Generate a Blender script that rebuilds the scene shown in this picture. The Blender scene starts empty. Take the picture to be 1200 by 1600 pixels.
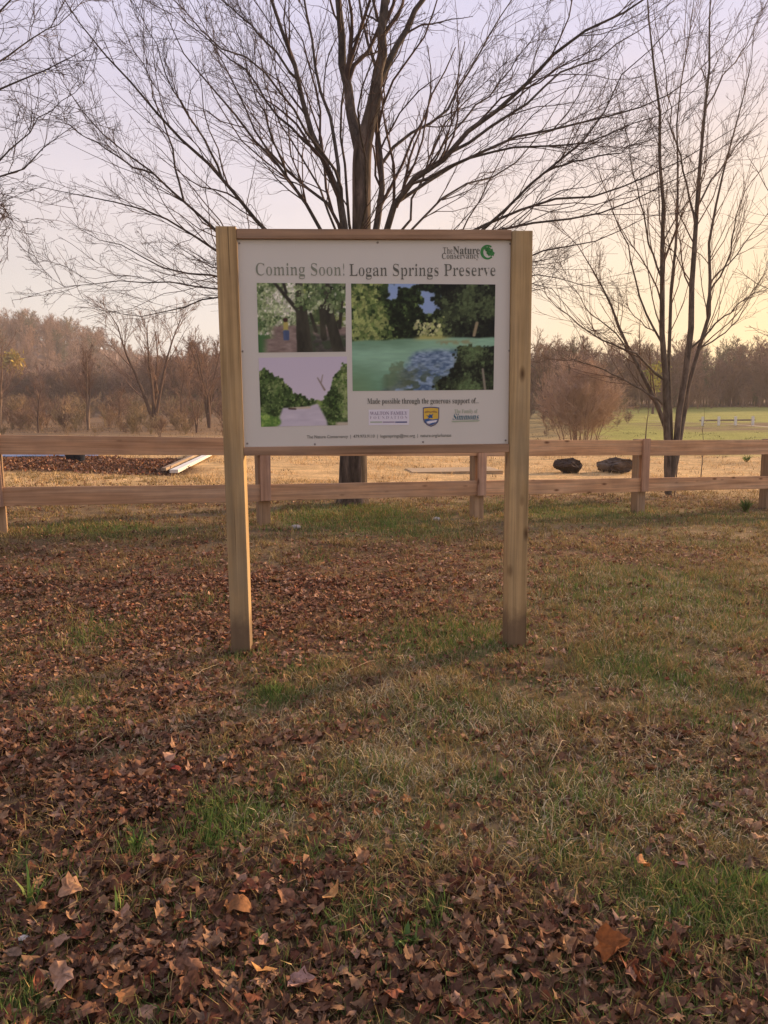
import bpy, math, random
import numpy as np
from mathutils import Matrix, Vector

# ------------------------------------------------------------------ camera, sky, sun
SC = bpy.context.scene
COL = SC.collection
EYE, PITCH, ROLL, F = 1.5, math.radians(7.8), math.radians(-0.55), 1200.0   # F in units of the 1200x1600 photo
cam_d = bpy.data.cameras.new('camera')
cam_d.sensor_fit = 'VERTICAL'
cam_d.sensor_height = 36.0
cam_d.lens = 36.0 * F / 1600.0
cam_d.clip_start, cam_d.clip_end = 0.05, 2000.0
cam = bpy.data.objects.new('camera', cam_d)
COL.objects.link(cam)
CM = (Matrix.Rotation(math.pi / 2 - PITCH, 3, 'X') @ Matrix.Rotation(ROLL, 3, 'Z'))
cam.matrix_world = Matrix.Translation((0, 0, EYE)) @ CM.to_4x4()
SC.camera = cam

SUN_AZ, SUN_EL = math.radians(54), math.radians(13)      # azimuth to the right of the view (+Y)
SUN_DIR = Vector((math.sin(SUN_AZ) * math.cos(SUN_EL), math.cos(SUN_AZ) * math.cos(SUN_EL), math.sin(SUN_EL)))
SC.view_settings.view_transform = 'Standard'
SC.view_settings.look = 'None'
SC.view_settings.exposure = 0.88
SC.view_settings.gamma = 1.0
SC.view_settings.use_curve_mapping = False

world = bpy.data.worlds.new('World')
SC.world = world
world.use_nodes = True
wt = world.node_tree
wt.nodes.clear()
def wn(t, **kw):
    n = wt.nodes.new(t)
    for k, v in kw.items(): setattr(n, k, v)
    return n
w_out, w_bg = wn('ShaderNodeOutputWorld'), wn('ShaderNodeBackground')
sky = wn('ShaderNodeTexSky', sky_type='NISHITA')
sky.sun_disc = False
sky.sun_elevation, sky.sun_rotation = SUN_EL, SUN_AZ
sky.air_density, sky.dust_density, sky.ozone_density = 1.0, 2.0, 2.0
w_tc, w_nrm, w_sep = wn('ShaderNodeTexCoord'), wn('ShaderNodeVectorMath', operation='NORMALIZE'), wn('ShaderNodeSeparateXYZ')
wt.links.new(w_tc.outputs['Generated'], w_nrm.inputs[0])
wt.links.new(w_nrm.outputs[0], w_sep.inputs[0])
ramp = wn('ShaderNodeValToRGB')                             # thin high cloud: dusk colours by elevation (input = sin elevation)
for i, (p, c) in enumerate([(0.0, (.47, .445, .40)), (.09, (.47, .44, .405)), (.22, (.46, .412, .418)), (.36, (.395, .365, .44)), (.50, (.36, .345, .46)), (1.0, (.44, .44, .56))]):  # overhead stop, out of view, kept brighter to light the ground
    e = ramp.color_ramp.elements[i] if i < 2 else ramp.color_ramp.elements.new(p)
    e.position, e.color = p, (*c, 1)
wt.links.new(w_sep.outputs['Z'], ramp.inputs[0])
dot = wn('ShaderNodeVectorMath', operation='DOT_PRODUCT')   # warm glow round the sun's place
wt.links.new(w_nrm.outputs[0], dot.inputs[0])
dot.inputs[1].default_value = SUN_DIR
mr = wn('ShaderNodeMapRange')
mr.inputs['From Min'].default_value, mr.inputs['From Max'].default_value = .50, .98
wt.links.new(dot.outputs['Value'], mr.inputs['Value'])
pw = wn('ShaderNodeMath', operation='POWER'); pw.inputs[1].default_value = 1.5
wt.links.new(mr.outputs[0], pw.inputs[0])
lowz = wn('ShaderNodeMapRange'); lowz.inputs['From Min'].default_value, lowz.inputs['From Max'].default_value = .40, .02
wt.links.new(w_sep.outputs['Z'], lowz.inputs['Value'])
gl = wn('ShaderNodeMath', operation='MULTIPLY')
wt.links.new(pw.outputs[0], gl.inputs[0]); wt.links.new(lowz.outputs[0], gl.inputs[1])
glow = wn('ShaderNodeMix', data_type='RGBA', blend_type='MIX')
glow.inputs[7].default_value = (.70, .44, .10, 1)
wt.links.new(gl.outputs[0], glow.inputs[0]); wt.links.new(ramp.outputs[0], glow.inputs[6])
cl = wn('ShaderNodeTexNoise'); cl.inputs['Scale'].default_value = 2.2; cl.inputs['Detail'].default_value = 4.0   # faint streaks of high cloud
mp = wn('ShaderNodeMapping'); mp.inputs['Scale'].default_value = (1, 1, 4.5)
wt.links.new(w_nrm.outputs[0], mp.inputs[0]); wt.links.new(mp.outputs[0], cl.inputs[0])
clr = wn('ShaderNodeMapRange'); clr.inputs['To Min'].default_value, clr.inputs['To Max'].default_value = .84, 1.16
wt.links.new(cl.outputs[0], clr.inputs['Value'])
mul = wn('ShaderNodeVectorMath', operation='SCALE')
wt.links.new(glow.outputs[2], mul.inputs[0]); wt.links.new(clr.outputs[0], mul.inputs['Scale'])
nsc = wn('ShaderNodeVectorMath', operation='SCALE'); nsc.inputs['Scale'].default_value = .008
wt.links.new(sky.outputs[0], nsc.inputs[0])
away = wn('ShaderNodeMapRange')                             # the sky opposite a low sun is dimmer
away.inputs['From Min'].default_value, away.inputs['From Max'].default_value = -.75, .35
away.inputs['To Min'].default_value, away.inputs['To Max'].default_value = .55, 1.0
wt.links.new(dot.outputs['Value'], away.inputs['Value'])
mul2 = wn('ShaderNodeVectorMath', operation='SCALE')
wt.links.new(mul.outputs[0], mul2.inputs[0]); wt.links.new(away.outputs[0], mul2.inputs['Scale'])
addw = wn('ShaderNodeVectorMath', operation='ADD')
wt.links.new(mul2.outputs[0], addw.inputs[0]); wt.links.new(nsc.outputs[0], addw.inputs[1])
wt.links.new(addw.outputs[0], w_bg.inputs[0])
w_bg.inputs[1].default_value = 1.0
wt.links.new(w_bg.outputs[0], w_out.inputs[0])

sun_d = bpy.data.lights.new('sun', 'SUN')
sun_d.energy, sun_d.angle, sun_d.color = 5.0, math.radians(4.0), (1.0, .66, .36)
sun = bpy.data.objects.new('sun', sun_d)
COL.objects.link(sun)
sun.rotation_euler = SUN_DIR.to_track_quat('Z', 'Y').to_euler()
sun.location = (20, 20, 20)

# ------------------------------------------------------------------ helpers
rng = np.random.default_rng(11)
random.seed(4)
CMn = np.array(CM)
def ray(px, py):
    return CMn @ np.array([(px - 600) / F, -(py - 800) / F, -1.0])
def at(px, py, Y):                                         # the point of that sight line at distance Y in front
    d = ray(px, py)
    return np.array([0, 0, EYE]) + d * (Y / d[1])
def smooth(a, b, x):
    t = np.clip((np.asarray(x, float) - a) / (b - a), 0, 1)
    return t * t * (3 - 2 * t)
def vnoise(x, y, seed=0):                                   # value noise
    x, y = np.asarray(x, float), np.asarray(y, float)
    xi, yi = np.floor(x).astype(np.int64), np.floor(y).astype(np.int64)
    xf, yf = x - xi, y - yi
    def h(a, b):
        n = (a * 374761393 + b * 668265263 + seed * 1442695041) & 0x7fffffff
        n = ((n ^ (n >> 13)) * 1274126177) & 0x7fffffff
        return ((n ^ (n >> 16)) & 0xffff) / 65535.0
    u, v = xf * xf * (3 - 2 * xf), yf * yf * (3 - 2 * yf)
    return (h(xi, yi) * (1 - u) + h(xi + 1, yi) * u) * (1 - v) + (h(xi, yi + 1) * (1 - u) + h(xi + 1, yi + 1) * u) * v
def fbm(x, y, seed=0, o=4):
    s, a, t = 0, 1.0, 0
    for i in range(o):
        s = s + a * vnoise(x * 2 ** i + 17.3 * i, y * 2 ** i - 9.1 * i, seed + i); t += a; a *= .5
    return s / t
def gz(x, y):                                               # height of the ground
    x, y = np.asarray(x, float), np.asarray(y, float)
    near = smooth(4.5, 9, y) * (.03 - .036 * np.clip(x, -9, 9))
    far = -.06 + .02 * np.maximum(0, y - 35)
    s = smooth(14, 30, y)
    z = near * (1 - s) + far * s
    z = z + .03 * (fbm(x * .9, y * .9, 3, 3) - .5) * (1 - smooth(20, 40, y))
    return z
def hit(px, py):                                            # where that sight line meets the ground
    d = ray(px, py); o = np.array([0, 0, EYE])
    t = 1.0
    lo, hi = .5, 400.0
    for _ in range(60):
        m = .5 * (lo + hi); p = o + d * m
        if p[2] > gz(p[0], p[1]): lo = m
        else: hi = m
    return o + d * hi
def lin(c):
    c = np.asarray(c, float) / 255.0
    return np.where(c <= .04045, c / 12.92, ((c + .055) / 1.055) ** 2.4)

def tag(o, label=None, cat=None, group=None, kind=None):
    if label: o['label'] = label
    if cat: o['category'] = cat
    if group: o['group'] = group
    if kind: o['kind'] = kind
    return o
def link(name, me, parent=None):
    o = bpy.data.objects.new(name, me); COL.objects.link(o)
    if parent is not None: o.parent = parent
    return o
def empty(name, loc=(0, 0, 0), rz=0):
    o = bpy.data.objects.new(name, None); COL.objects.link(o)
    o.location = loc; o.rotation_euler = (0, 0, rz); o.empty_display_size = .1
    return o
def mesh(name, V, Fc, mat, parent=None, col=None, smooth_=False):
    """V (n,3), Fc a list of arrays of faces with 3 or 4 corners each; one mesh object."""
    V = np.asarray(V, np.float32)
    if isinstance(Fc, np.ndarray): Fc = [Fc]
    Fc = [np.asarray(f, np.int32) for f in Fc if len(f)]
    me = bpy.data.meshes.new(name)
    me.vertices.add(len(V)); me.vertices.foreach_set('co', V.ravel())
    loops = np.concatenate([f.ravel() for f in Fc])
    tot = np.concatenate([np.full(len(f), f.shape[1], np.int32) for f in Fc])
    st = np.concatenate([[0], np.cumsum(tot)[:-1]]).astype(np.int32)
    me.loops.add(len(loops)); me.loops.foreach_set('vertex_index', loops)
    me.polygons.add(len(tot)); me.polygons.foreach_set('loop_start', st); me.polygons.foreach_set('loop_total', tot)
    if smooth_: me.polygons.foreach_set('use_smooth', np.ones(len(tot), bool))
    if col is not None:
        a = me.color_attributes.new('Col', 'FLOAT_COLOR', 'POINT')
        c = np.ones((len(V), 4), np.float32); c[:, :3] = col
        a.data.foreach_set('color', c.ravel())
    me.update(calc_edges=True)
    if mat is not None: me.materials.append(mat)
    return link(name, me, parent)
def box_arrays(c, s, bev=.004):
    """A box with chamfered edges (one chamfer face per edge)."""
    import bmesh
    bm = bmesh.new(); bmesh.ops.create_cube(bm, size=1.0)
    for v in bm.verts: v.co = Vector((v.co.x * s[0] + c[0], v.co.y * s[1] + c[1], v.co.z * s[2] + c[2]))
    if bev: bmesh.ops.bevel(bm, geom=bm.edges[:], offset=bev, segments=2, affect='EDGES', profile=.6)
    return bm
def box(name, c, s, mat, parent=None, bev=.004, jit=0):
    bm = box_arrays(c, s, bev)
    if jit:
        for v in bm.verts: v.co += Vector(rng.normal(0, jit, 3))
    me = bpy.data.meshes.new(name); bm.to_mesh(me); bm.free()
    me.materials.append(mat)
    return link(name, me, parent)

# ------------------------------------------------------------------ materials
class N:
    def __init__(s, name):
        s.m = bpy.data.materials.new(name); s.m.use_nodes = True
        s.t = s.m.node_tree; s.b = s.t.nodes['Principled BSDF']
        s.b.inputs['Roughness'].default_value = .85
        s.b.inputs['Specular IOR Level'].default_value = .2
    def n(s, typ, **kw):
        n = s.t.nodes.new(typ)
        for k, v in kw.items():
            if k in ('op',): n.operation = v
            elif hasattr(n, k): setattr(n, k, v)
        return n
    def l(s, a, b): s.t.links.new(a, b)
    def coord(s, scale, kind='Object', rnd=True):
        tc = s.n('ShaderNodeTexCoord'); src = tc.outputs[kind]
        if rnd:
            oi = s.n('ShaderNodeObjectInfo'); sc = s.n('ShaderNodeMath', op='MULTIPLY'); sc.inputs[1].default_value = 37.0
            s.l(oi.outputs['Random'], sc.inputs[0])
            ad = s.n('ShaderNodeVectorMath', op='ADD'); s.l(src, ad.inputs[0]); s.l(sc.outputs[0], ad.inputs[1]); src = ad.outputs[0]
        mp = s.n('ShaderNodeMapping'); mp.inputs['Scale'].default_value = scale
        s.l(src, mp.inputs[0])
        return mp.outputs[0]
    def noise(s, vec, scale=1, detail=4, rough=.55, dist=0):
        n = s.n('ShaderNodeTexNoise'); n.inputs['Scale'].default_value = scale; n.inputs['Detail'].default_value = detail
        n.inputs['Roughness'].default_value = rough; n.inputs['Distortion'].default_value = dist
        s.l(vec, n.inputs['Vector']); return n.outputs[0]
    def ramp(s, fac, stops):
        r = s.n('ShaderNodeValToRGB')
        for i, (p, c) in enumerate(stops):
            e = r.color_ramp.elements[i] if i < 2 else r.color_ramp.elements.new(p)
            e.position, e.color = p, (*c, 1) if len(c) == 3 else c
        s.l(fac, r.inputs[0]); return r.outputs[0]
    def mix(s, fac, a, b, blend='MIX'):
        m = s.n('ShaderNodeMix'); m.data_type = 'RGBA'; m.blend_type = blend
        for k, v in ((0, fac), (6, a), (7, b)):
            if isinstance(v, (int, float)): m.inputs[k].default_value = v
            elif isinstance(v, tuple): m.inputs[k].default_value = (*v, 1)
            else: s.l(v, m.inputs[k])
        return m.outputs[2]
    def base(s, c): s.l(c, s.b.inputs['Base Color'])
    def bump(s, h, strength=.4, dist=.01):
        b = s.n('ShaderNodeBump'); b.inputs['Strength'].default_value = strength; b.inputs['Distance'].default_value = dist
        s.l(h, b.inputs['Height']); s.l(b.outputs[0], s.b.inputs['Normal'])
def g3(v): return (v, v, v)

def wood(name, axis, c0, c1, c2, knots=True, dirt=False):
    m = N(name)
    lo, hi = 1.2, 42
    sc = [hi, hi, hi]; sc[axis] = lo
    grain = m.noise(m.coord(sc), 1, 5, .6, .4)
    sc2 = [9, 9, 9]; sc2[axis] = .55
    broad = m.noise(m.coord(sc2), 1, 3, .5, .8)
    c = m.ramp(broad, [(.25, c0), (.55, c1), (.8, c2)])
    g = m.ramp(grain, [(.3, g3(.66)), (.62, g3(1.12))])
    c = m.mix(1.0, c, g, 'MULTIPLY')
    if knots:
        sc3 = [8, 8, 8]; sc3[axis] = 3.2
        v = m.n('ShaderNodeTexVoronoi'); v.inputs['Scale'].default_value = .9; m.l(m.coord(sc3), v.inputs['Vector'])
        k = m.ramp(v.outputs['Distance'], [(.05, g3(0)), (.17, g3(1))])
        c = m.mix(k, (c0[0] * .36, c0[1] * .30, c0[2] * .28), c)
    blot = m.noise(m.coord((3, 3, 3)), 1, 4, .6)                 # weathering blotches
    c = m.mix(1.0, c, m.ramp(blot, [(.3, (.80, .79, .78)), (.7, (1.06, 1.04, 1.0))]), 'MULTIPLY')
    oi = m.n('ShaderNodeObjectInfo')                           # boards differ in tone
    c = m.mix(1.0, c, m.ramp(oi.outputs['Random'], [(0, (.80, .80, .82)), (.5, (.98, .95, .92)), (1, (1.12, 1.08, 1.02))]), 'MULTIPLY')
    gs = [2.2, 2.2, 2.2]; gs[axis] = .8
    c = m.mix(m.ramp(m.noise(m.coord(gs), 1, 5, .65), [(.50, g3(0)), (.68, g3(.45))]), c, (c1[0] * .62, c1[1] * .74, c1[2] * .95))   # greyed streaks
    if dirt:                                                   # soil splashed up from the ground
        tc = m.n('ShaderNodeTexCoord'); sp = m.n('ShaderNodeSeparateXYZ'); m.l(tc.outputs['Object'], sp.inputs[0])
        ad = m.n('ShaderNodeMath', op='ADD'); m.l(sp.outputs['Z'], ad.inputs[0])
        sc_ = m.n('ShaderNodeMath', op='MULTIPLY'); sc_.inputs[1].default_value = -.30; m.l(m.noise(m.coord((14, 14, 8)), 1, 5, .7), sc_.inputs[0]); m.l(sc_.outputs[0], ad.inputs[1])
        c = m.mix(m.ramp(ad.outputs[0], [(0, g3(.75)), (.14, g3(0))]), c, (.13, .085, .055))
        crk = m.noise(m.coord((34, 34, .7)), 1, 2, .4)
        c = m.mix(m.ramp(crk, [(.30, g3(.8)), (.335, g3(0))]), c, tuple(x * .3 for x in c0))
    m.base(c); m.bump(grain, .35, .004)
    m.b.inputs['Roughness'].default_value = .8
    return m.m
M_post = wood('sign_post_wood', 2, (.36, .235, .11), (.52, .37, .19), (.60, .445, .26), dirt=True)
M_srail = wood('sign_rail_wood', 0, (.33, .20, .12), (.46, .295, .185), (.52, .36, .24), knots=False)
M_rail = wood('fence_rail_wood', 0, (.50, .275, .145), (.65, .40, .235), (.72, .49, .32))
M_fpost = wood('fence_post_wood', 2, (.29, .19, .11), (.40, .275, .175), (.47, .34, .23), knots=False)
M_batten = wood('fence_batten_wood', 2, (.42, .25, .16), (.54, .34, .24), (.60, .41, .31))
M_old = wood('weathered_plank_wood', 0, (.24, .18, .13), (.34, .27, .20), (.42, .34, .27), knots=False)

def plain(name, c, rough=.7, var=.12, sc=6):
    m = N(name)
    n = m.noise(m.coord((sc, sc, sc)), 1, 5)
    m.base(m.ramp(n, [(.25, tuple(x * (1 - var) for x in c)), (.75, tuple(min(1, x * (1 + var)) for x in c))]))
    m.b.inputs['Roughness'].default_value = rough
    return m.m
M_white = plain('panel_white', (.70, .655, .58), .42, .025, 3)
M_ink = plain('ink_dark', (.14, .14, .115), .6, .05)
M_ink_l = plain('ink_grey_green', (.26, .275, .21), .6, .05)
M_green = plain('ink_green', (.06, .25, .07), .6, .1)
M_navy = plain('ink_navy', (.07, .09, .22), .6, .05)
M_lav = plain('print_pale', (.80, .75, .80), .5, .02)
M_lavink = plain('ink_mauve', (.36, .29, .38), .6, .05)
M_gold = plain('print_gold', (.78, .50, .08), .5, .08)
M_blue = plain('print_blue', (.05, .12, .30), .5, .05)
M_sage = plain('ink_sage', (.42, .47, .34), .6, .05)
M_screw = plain('screw_steel', (.28, .25, .22), .4, .1)
M_wpaint = plain('white_paint', (.74, .72, .66), .6, .1)
M_tarp = plain('blue_tarp', (.36, .43, .56), .5, .1)
M_bucket = plain('dark_plastic', (.035, .045, .07), .5, .15)
M_slab = plain('pale_concrete', (.42, .31, .19), .9, .18, 2)
M_grail = plain('guardrail_white', (.80, .78, .70), .7, .1)

def bark(name, c0, c1, c2, sz=9, stretch=.25, strength=.8, dist=.02):
    m = N(name)
    f = m.noise(m.coord((sz, sz, sz * stretch)), 1, 6, .65, .6)
    c = m.ramp(f, [(.32, c0), (.52, c1), (.72, c2)])
    p = m.noise(m.coord((1.4, 1.4, .8)), 1, 4, .6)
    c = m.mix(1.0, c, m.ramp(p, [(.35, (.72, .74, .70)), (.65, (1.12, 1.08, 1.05))]), 'MULTIPLY')
    m.base(c); m.bump(f, strength, dist)
    m.b.inputs['Roughness'].default_value = .95
    return m.m
M_bark = bark('maple_bark', (.025, .019, .016), (.10, .076, .062), (.25, .19, .15), 11, .16, 1.0, .03)
M_limb = bark('limb_bark', (.04, .032, .029), (.085, .070, .063), (.16, .13, .11), 14, .5, .4, .01)
M_twig = plain('twig_bark', (.085, .055, .045), .9, .3, 4)
M_bark2 = bark('grey_bark', (.07, .055, .045), (.15, .118, .095), (.25, .20, .16), 16, .3, .5, .01)
M_twig2 = plain('twig_bark_brown', (.14, .085, .060), .9, .3, 4)
M_pale = plain('pale_bark', (.22, .16, .12), .9, .2, 4)

def vcol(name, rough=.8, var=.2, transl=0.0, sc=60):
    m = N(name)
    a = m.n('ShaderNodeVertexColor'); a.layer_name = 'Col'
    n = m.noise(m.coord((sc, sc, sc), rnd=False), 1, 3)
    c = m.mix(1.0, a.outputs[0], m.ramp(n, [(.3, g3(1 - var)), (.7, g3(1 + var))]), 'MULTIPLY')
    m.base(c); m.b.inputs['Roughness'].default_value = rough
    if transl:
        tr = m.n('ShaderNodeBsdfTranslucent'); m.l(c, tr.inputs[0])
        mx = m.n('ShaderNodeMixShader'); mx.inputs[0].default_value = transl
        m.l(m.b.outputs[0], mx.inputs[1]); m.l(tr.outputs[0], mx.inputs[2])
        m.l(mx.outputs[0], m.t.nodes['Material Output'].inputs[0])
    return m.m
M_leaf = vcol('dry_leaf', .75, .3, .12, 70)
M_grass = vcol('grass_blades', .8, .15, .2, 30)
M_print = vcol('photo_print_ink', .45, .0)
M_wood_far = vcol('far_wood_bark', .95, .25, 0, .5)
_a = M_wood_far.node_tree.nodes.new('ShaderNodeAttribute'); _a.attribute_type = 'INSTANCER'; _a.attribute_name = 'tint'
for _l in list(M_wood_far.node_tree.links):
    if _l.from_node.type == 'VERTEX_COLOR': M_wood_far.node_tree.links.new(_a.outputs['Color'], _l.to_socket)

# ------------------------------------------------------------------ ground
PATCH = []                                                   # (x, y, rx, ry, green) green tufts standing where the photo has them
for px, py, rx, ry, g in [(350, 1285, 60, 45, 1.5), (215, 1335, 35, 30, .9), (1110, 1410, 120, 55, 1.7), (1010, 1050, 90, 50, .6), (880, 1330, 60, 35, .7),
                          (560, 810, 120, 22, .9), (170, 830, 120, 14, .7), (900, 800, 130, 16, .6), (150, 985, 60, 30, .4), (425, 1090, 40, 18, .9), (60, 1570, 70, 40, .9),
                          (560, 1440, 50, 60, .5), (680, 1450, 30, 40, .6), (700, 1000, 110, 40, .6), (1020, 930, 160, 60, .45), (960, 1250, 140, 60, .4), (420, 1250, 60, 40, .4),
                          (640, 830, 80, 12, .6), (1130, 810, 100, 12, .3), (730, 1120, 140, 50, .3), (1150, 1560, 60, 30, .5)]:
    c = hit(px, py); e = hit(px + rx, py); n_ = hit(px, py + ry)
    PATCH.append((c[0], c[1], abs(e[0] - c[0]), max(.04, abs(n_[1] - c[1])), g))
_r = np.random.default_rng(12)
for _ in range(90):                                          # small stray tufts all over the lawn
    px, py = _r.uniform(-30, 1230), 815 + 785 * _r.uniform(0, 1) ** .8
    c = hit(px, py); r = _r.uniform(.05, .20)
    PATCH.append((c[0], c[1], r * 1.5, r, _r.uniform(.12, .42)))
def green_at(x, y):
    g = np.zeros_like(x)
    for cx, cy, rx, ry, a in PATCH:
        g = np.maximum(g, 1.25 * a * np.exp(-(((x - cx) / rx) ** 2 + ((y - cy) / ry) ** 2) ** 1.3 * .9))
    return g * (.45 + 1.0 * fbm(x * 6, y * 6, 5, 3))
LEAFP = []
for px, py, rx, ry, a in [(300, 1540, 900, 150, 1.0), (900, 1555, 600, 115, 1.0), (120, 1320, 360, 170, 1.0), (60, 1130, 300, 130, .8), (330, 930, 420, 70, .95), (100, 900, 300, 70, .75),
                          (640, 880, 260, 40, .75), (620, 960, 130, 30, .4), (960, 860, 260, 25, .6), (560, 1420, 320, 80, .9), (980, 1160, 240, 70, .35), (700, 1190, 200, 60, .12), (1140, 860, 120, 25, .5),
                          (300, 780, 400, 12, .4), (950, 782, 300, 10, .4)]:
    c = hit(px, py); e = hit(px + rx, py); n_ = hit(px, py - ry)
    LEAFP.append((c[0], c[1], abs(e[0] - c[0]), max(.05, abs(n_[1] - c[1])), a))
def leaf_at(x, y):
    g = np.full_like(x, .20)
    for cx, cy, rx, ry, a in LEAFP:
        g = np.maximum(g, a * np.exp(-(((x - cx) / rx) ** 2 + ((y - cy) / ry) ** 2) ** 1.4 * .8))
    n = fbm(x * 1.6, y * 1.6, 21, 3); n2 = fbm(x * 6.5, y * 6.5, 22, 3)
    return np.clip(g * smooth(.25, .65, n + .35 * g) * (.35 + .65 * smooth(.34, .60, n2 + .12 * g)) * (1 - .6 * np.clip(green_at(x, y), 0, 1)), 0, 1)

BED0, BED1 = float(hit(150, 741)[1]), float(hit(100, 715)[1])
def ground_colour(x, y):
    """What grows where: bare thatch, leaf litter, dry hay, mown green field."""
    n1, n2 = fbm(x * .8, y * .8, 31, 4), fbm(x * 3.1, y * 3.1, 32, 4)
    n3 = fbm(x * .12, y * .12, 33, 4)
    soil, thatch, dry, leafc, grn = np.array([.105, .075, .047]), np.array([.31, .235, .142]), np.array([.56, .40, .21]), np.array([.17, .095, .055]), np.array([.13, .15, .045])
    w = lambda a: np.asarray(a)[..., None]
    c = soil * (1 - w(n2)) + thatch * w(n2)
    lf = leaf_at(x, y)
    c = c * (1 - w(lf) * .75) + leafc * w(lf) * .75
    g = np.clip(green_at(x, y), 0, 1)
    c = c * (1 - w(g) * .6) + grn * w(g) * .6
    # beyond the fence
    hay = smooth(11.8, 14.5, y - .18 * x + 1.3 * (n1 - .5))
    hc = dry * (.7 + .55 * w(n2)) * (.85 + .3 * w(n1))
    gg = np.array([.27, .285, .085]) * (.75 + .5 * w(n1))
    tan_ = smooth(26, 40, y) * smooth(-2, 3, x)
    hc = hc * (1 - w(tan_)) + np.array([.26, .215, .11]) * (.7 + .6 * w(n1)) * w(tan_)
    gf = smooth(.3, .8, smooth(.20, .34, x / np.maximum(y, 1) + .12 * (fbm(x * .15, y * .3, 57, 3) - .5)) * smooth(20, 29, y) + .4 * (n1 - .5))
    hc = hc * (1 - w(gf)) + gg * w(gf)
    dit = smooth(40, 43, y + .1 * x) * (1 - smooth(52, 54, y + .1 * x)) * smooth(14, 18, x + 2 * (n1 - .5)) * (.35 + .65 * smooth(.35, .6, fbm(x * .35, y * .9, 55)))
    hc = hc * (1 - w(dit)) + np.array([.17, .125, .085]) * w(dit)
    wild = smooth(30, 48, y) * (1 - smooth(4, 14, x + .05 * y))           # rough brown field far to the left
    wc = np.array([.23, .16, .10]) * (.65 + .7 * w(fbm(x * .05, y * .22, 41, 4)))
    hc = hc * (1 - w(wild)) + wc * w(wild)
    bed = smooth(BED0 - .5, BED0 + .6, y + .6 * (n1 - .5)) * (1 - smooth(BED1, BED1 + .8, y)) * (1 - smooth(-.275, -.235, x / np.maximum(y, 1) + .04 * (n1 - .5)))
    bc = np.array([.085, .050, .032]) * (.6 + .9 * w(n2))
    hc = hc * (1 - w(bed)) + bc * w(bed)
    under = smooth(90, 97, y + 8 * (n3 - .5))
    uc = np.array([.17, .115, .085]) * (.6 + .8 * w(n1))
    hc = hc * (1 - w(under)) + uc * w(under)
    return c * (1 - w(hay)) + hc * w(hay)

ys = np.concatenate([np.linspace(-40, .8, 30), .8 + (np.geomspace(1, 420, 420) - 1) * 1.0])
us = np.linspace(-1.7, 1.7, 300)
yy = np.repeat(ys[:, None], len(us), 1)
xx = us[None, :] * (np.maximum(yy, 0) + 6)
GV = np.stack([xx, yy, gz(xx, yy)], -1).reshape(-1, 3)
a = np.arange(len(ys) * len(us)).reshape(len(ys), len(us))
GF = np.stack([a[:-1, :-1], a[:-1, 1:], a[1:, 1:], a[1:, :-1]], -1).reshape(-1, 4)
mg = N('ground_soil')
va = mg.n('ShaderNodeVertexColor'); va.layer_name = 'Col'
f1 = mg.noise(mg.coord((9, 9, 9), rnd=False), 1, 8, .7)
f2 = mg.noise(mg.coord((55, 55, 55), rnd=False), 1, 5, .7)
f3 = mg.noise(mg.coord((.8, 3.0, 1), rnd=False), 1, 6, .7)
gc = mg.mix(1.0, va.outputs[0], mg.ramp(f1, [(.3, (.62, .60, .58)), (.7, (1.38, 1.32, 1.25))]), 'MULTIPLY')
gc = mg.mix(1.0, gc, mg.ramp(f2, [(.3, g3(.6)), (.7, g3(1.4))]), 'MULTIPLY')
gc = mg.mix(1.0, gc, mg.ramp(f3, [(.32, (.72, .74, .70)), (.68, (1.25, 1.2, 1.15))]), 'MULTIPLY')
mg.base(gc); mg.bump(f2, .6, .02); mg.b.inputs['Roughness'].default_value = 1.0; mg.b.inputs['Specular IOR Level'].default_value = .05
ground = mesh('ground', GV, GF, mg.m, col=ground_colour(xx, yy).reshape(-1, 3), smooth_=True)
tag(ground, kind='structure')

# hill behind the left woods
def hz(x, y):
    r = 15.5 * np.exp(-((x + 102) / 24) ** 2) + 5 * np.exp(-((x + 140) / 40) ** 2) + 5 * np.exp(-((x + 48) / 16) ** 2) + 1.8
    return -1 + r * smooth(140, 235, y)
hy, hx = np.linspace(130, 420, 40), np.linspace(-420, 420, 120)
HX, HY = np.meshgrid(hx, hy)
a = np.arange(HX.size).reshape(HX.shape)
HF = np.stack([a[:-1, :-1], a[:-1, 1:], a[1:, 1:], a[1:, :-1]], -1).reshape(-1, 4)
mh = N('hill_floor')
hn = mh.noise(mh.coord((.15, .15, .15), rnd=False), 1, 6, .7)
mh.base(mh.ramp(hn, [(.3, (.17, .115, .09)), (.7, (.27, .185, .14))])); mh.b.inputs['Roughness'].default_value = 1
hill = mesh('hill', np.stack([HX, HY, np.maximum(hz(HX, HY), -1) + gz(HX * 0, HY)], -1).reshape(-1, 3), HF, mh.m, smooth_=True)
tag(hill, kind='structure')

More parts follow.
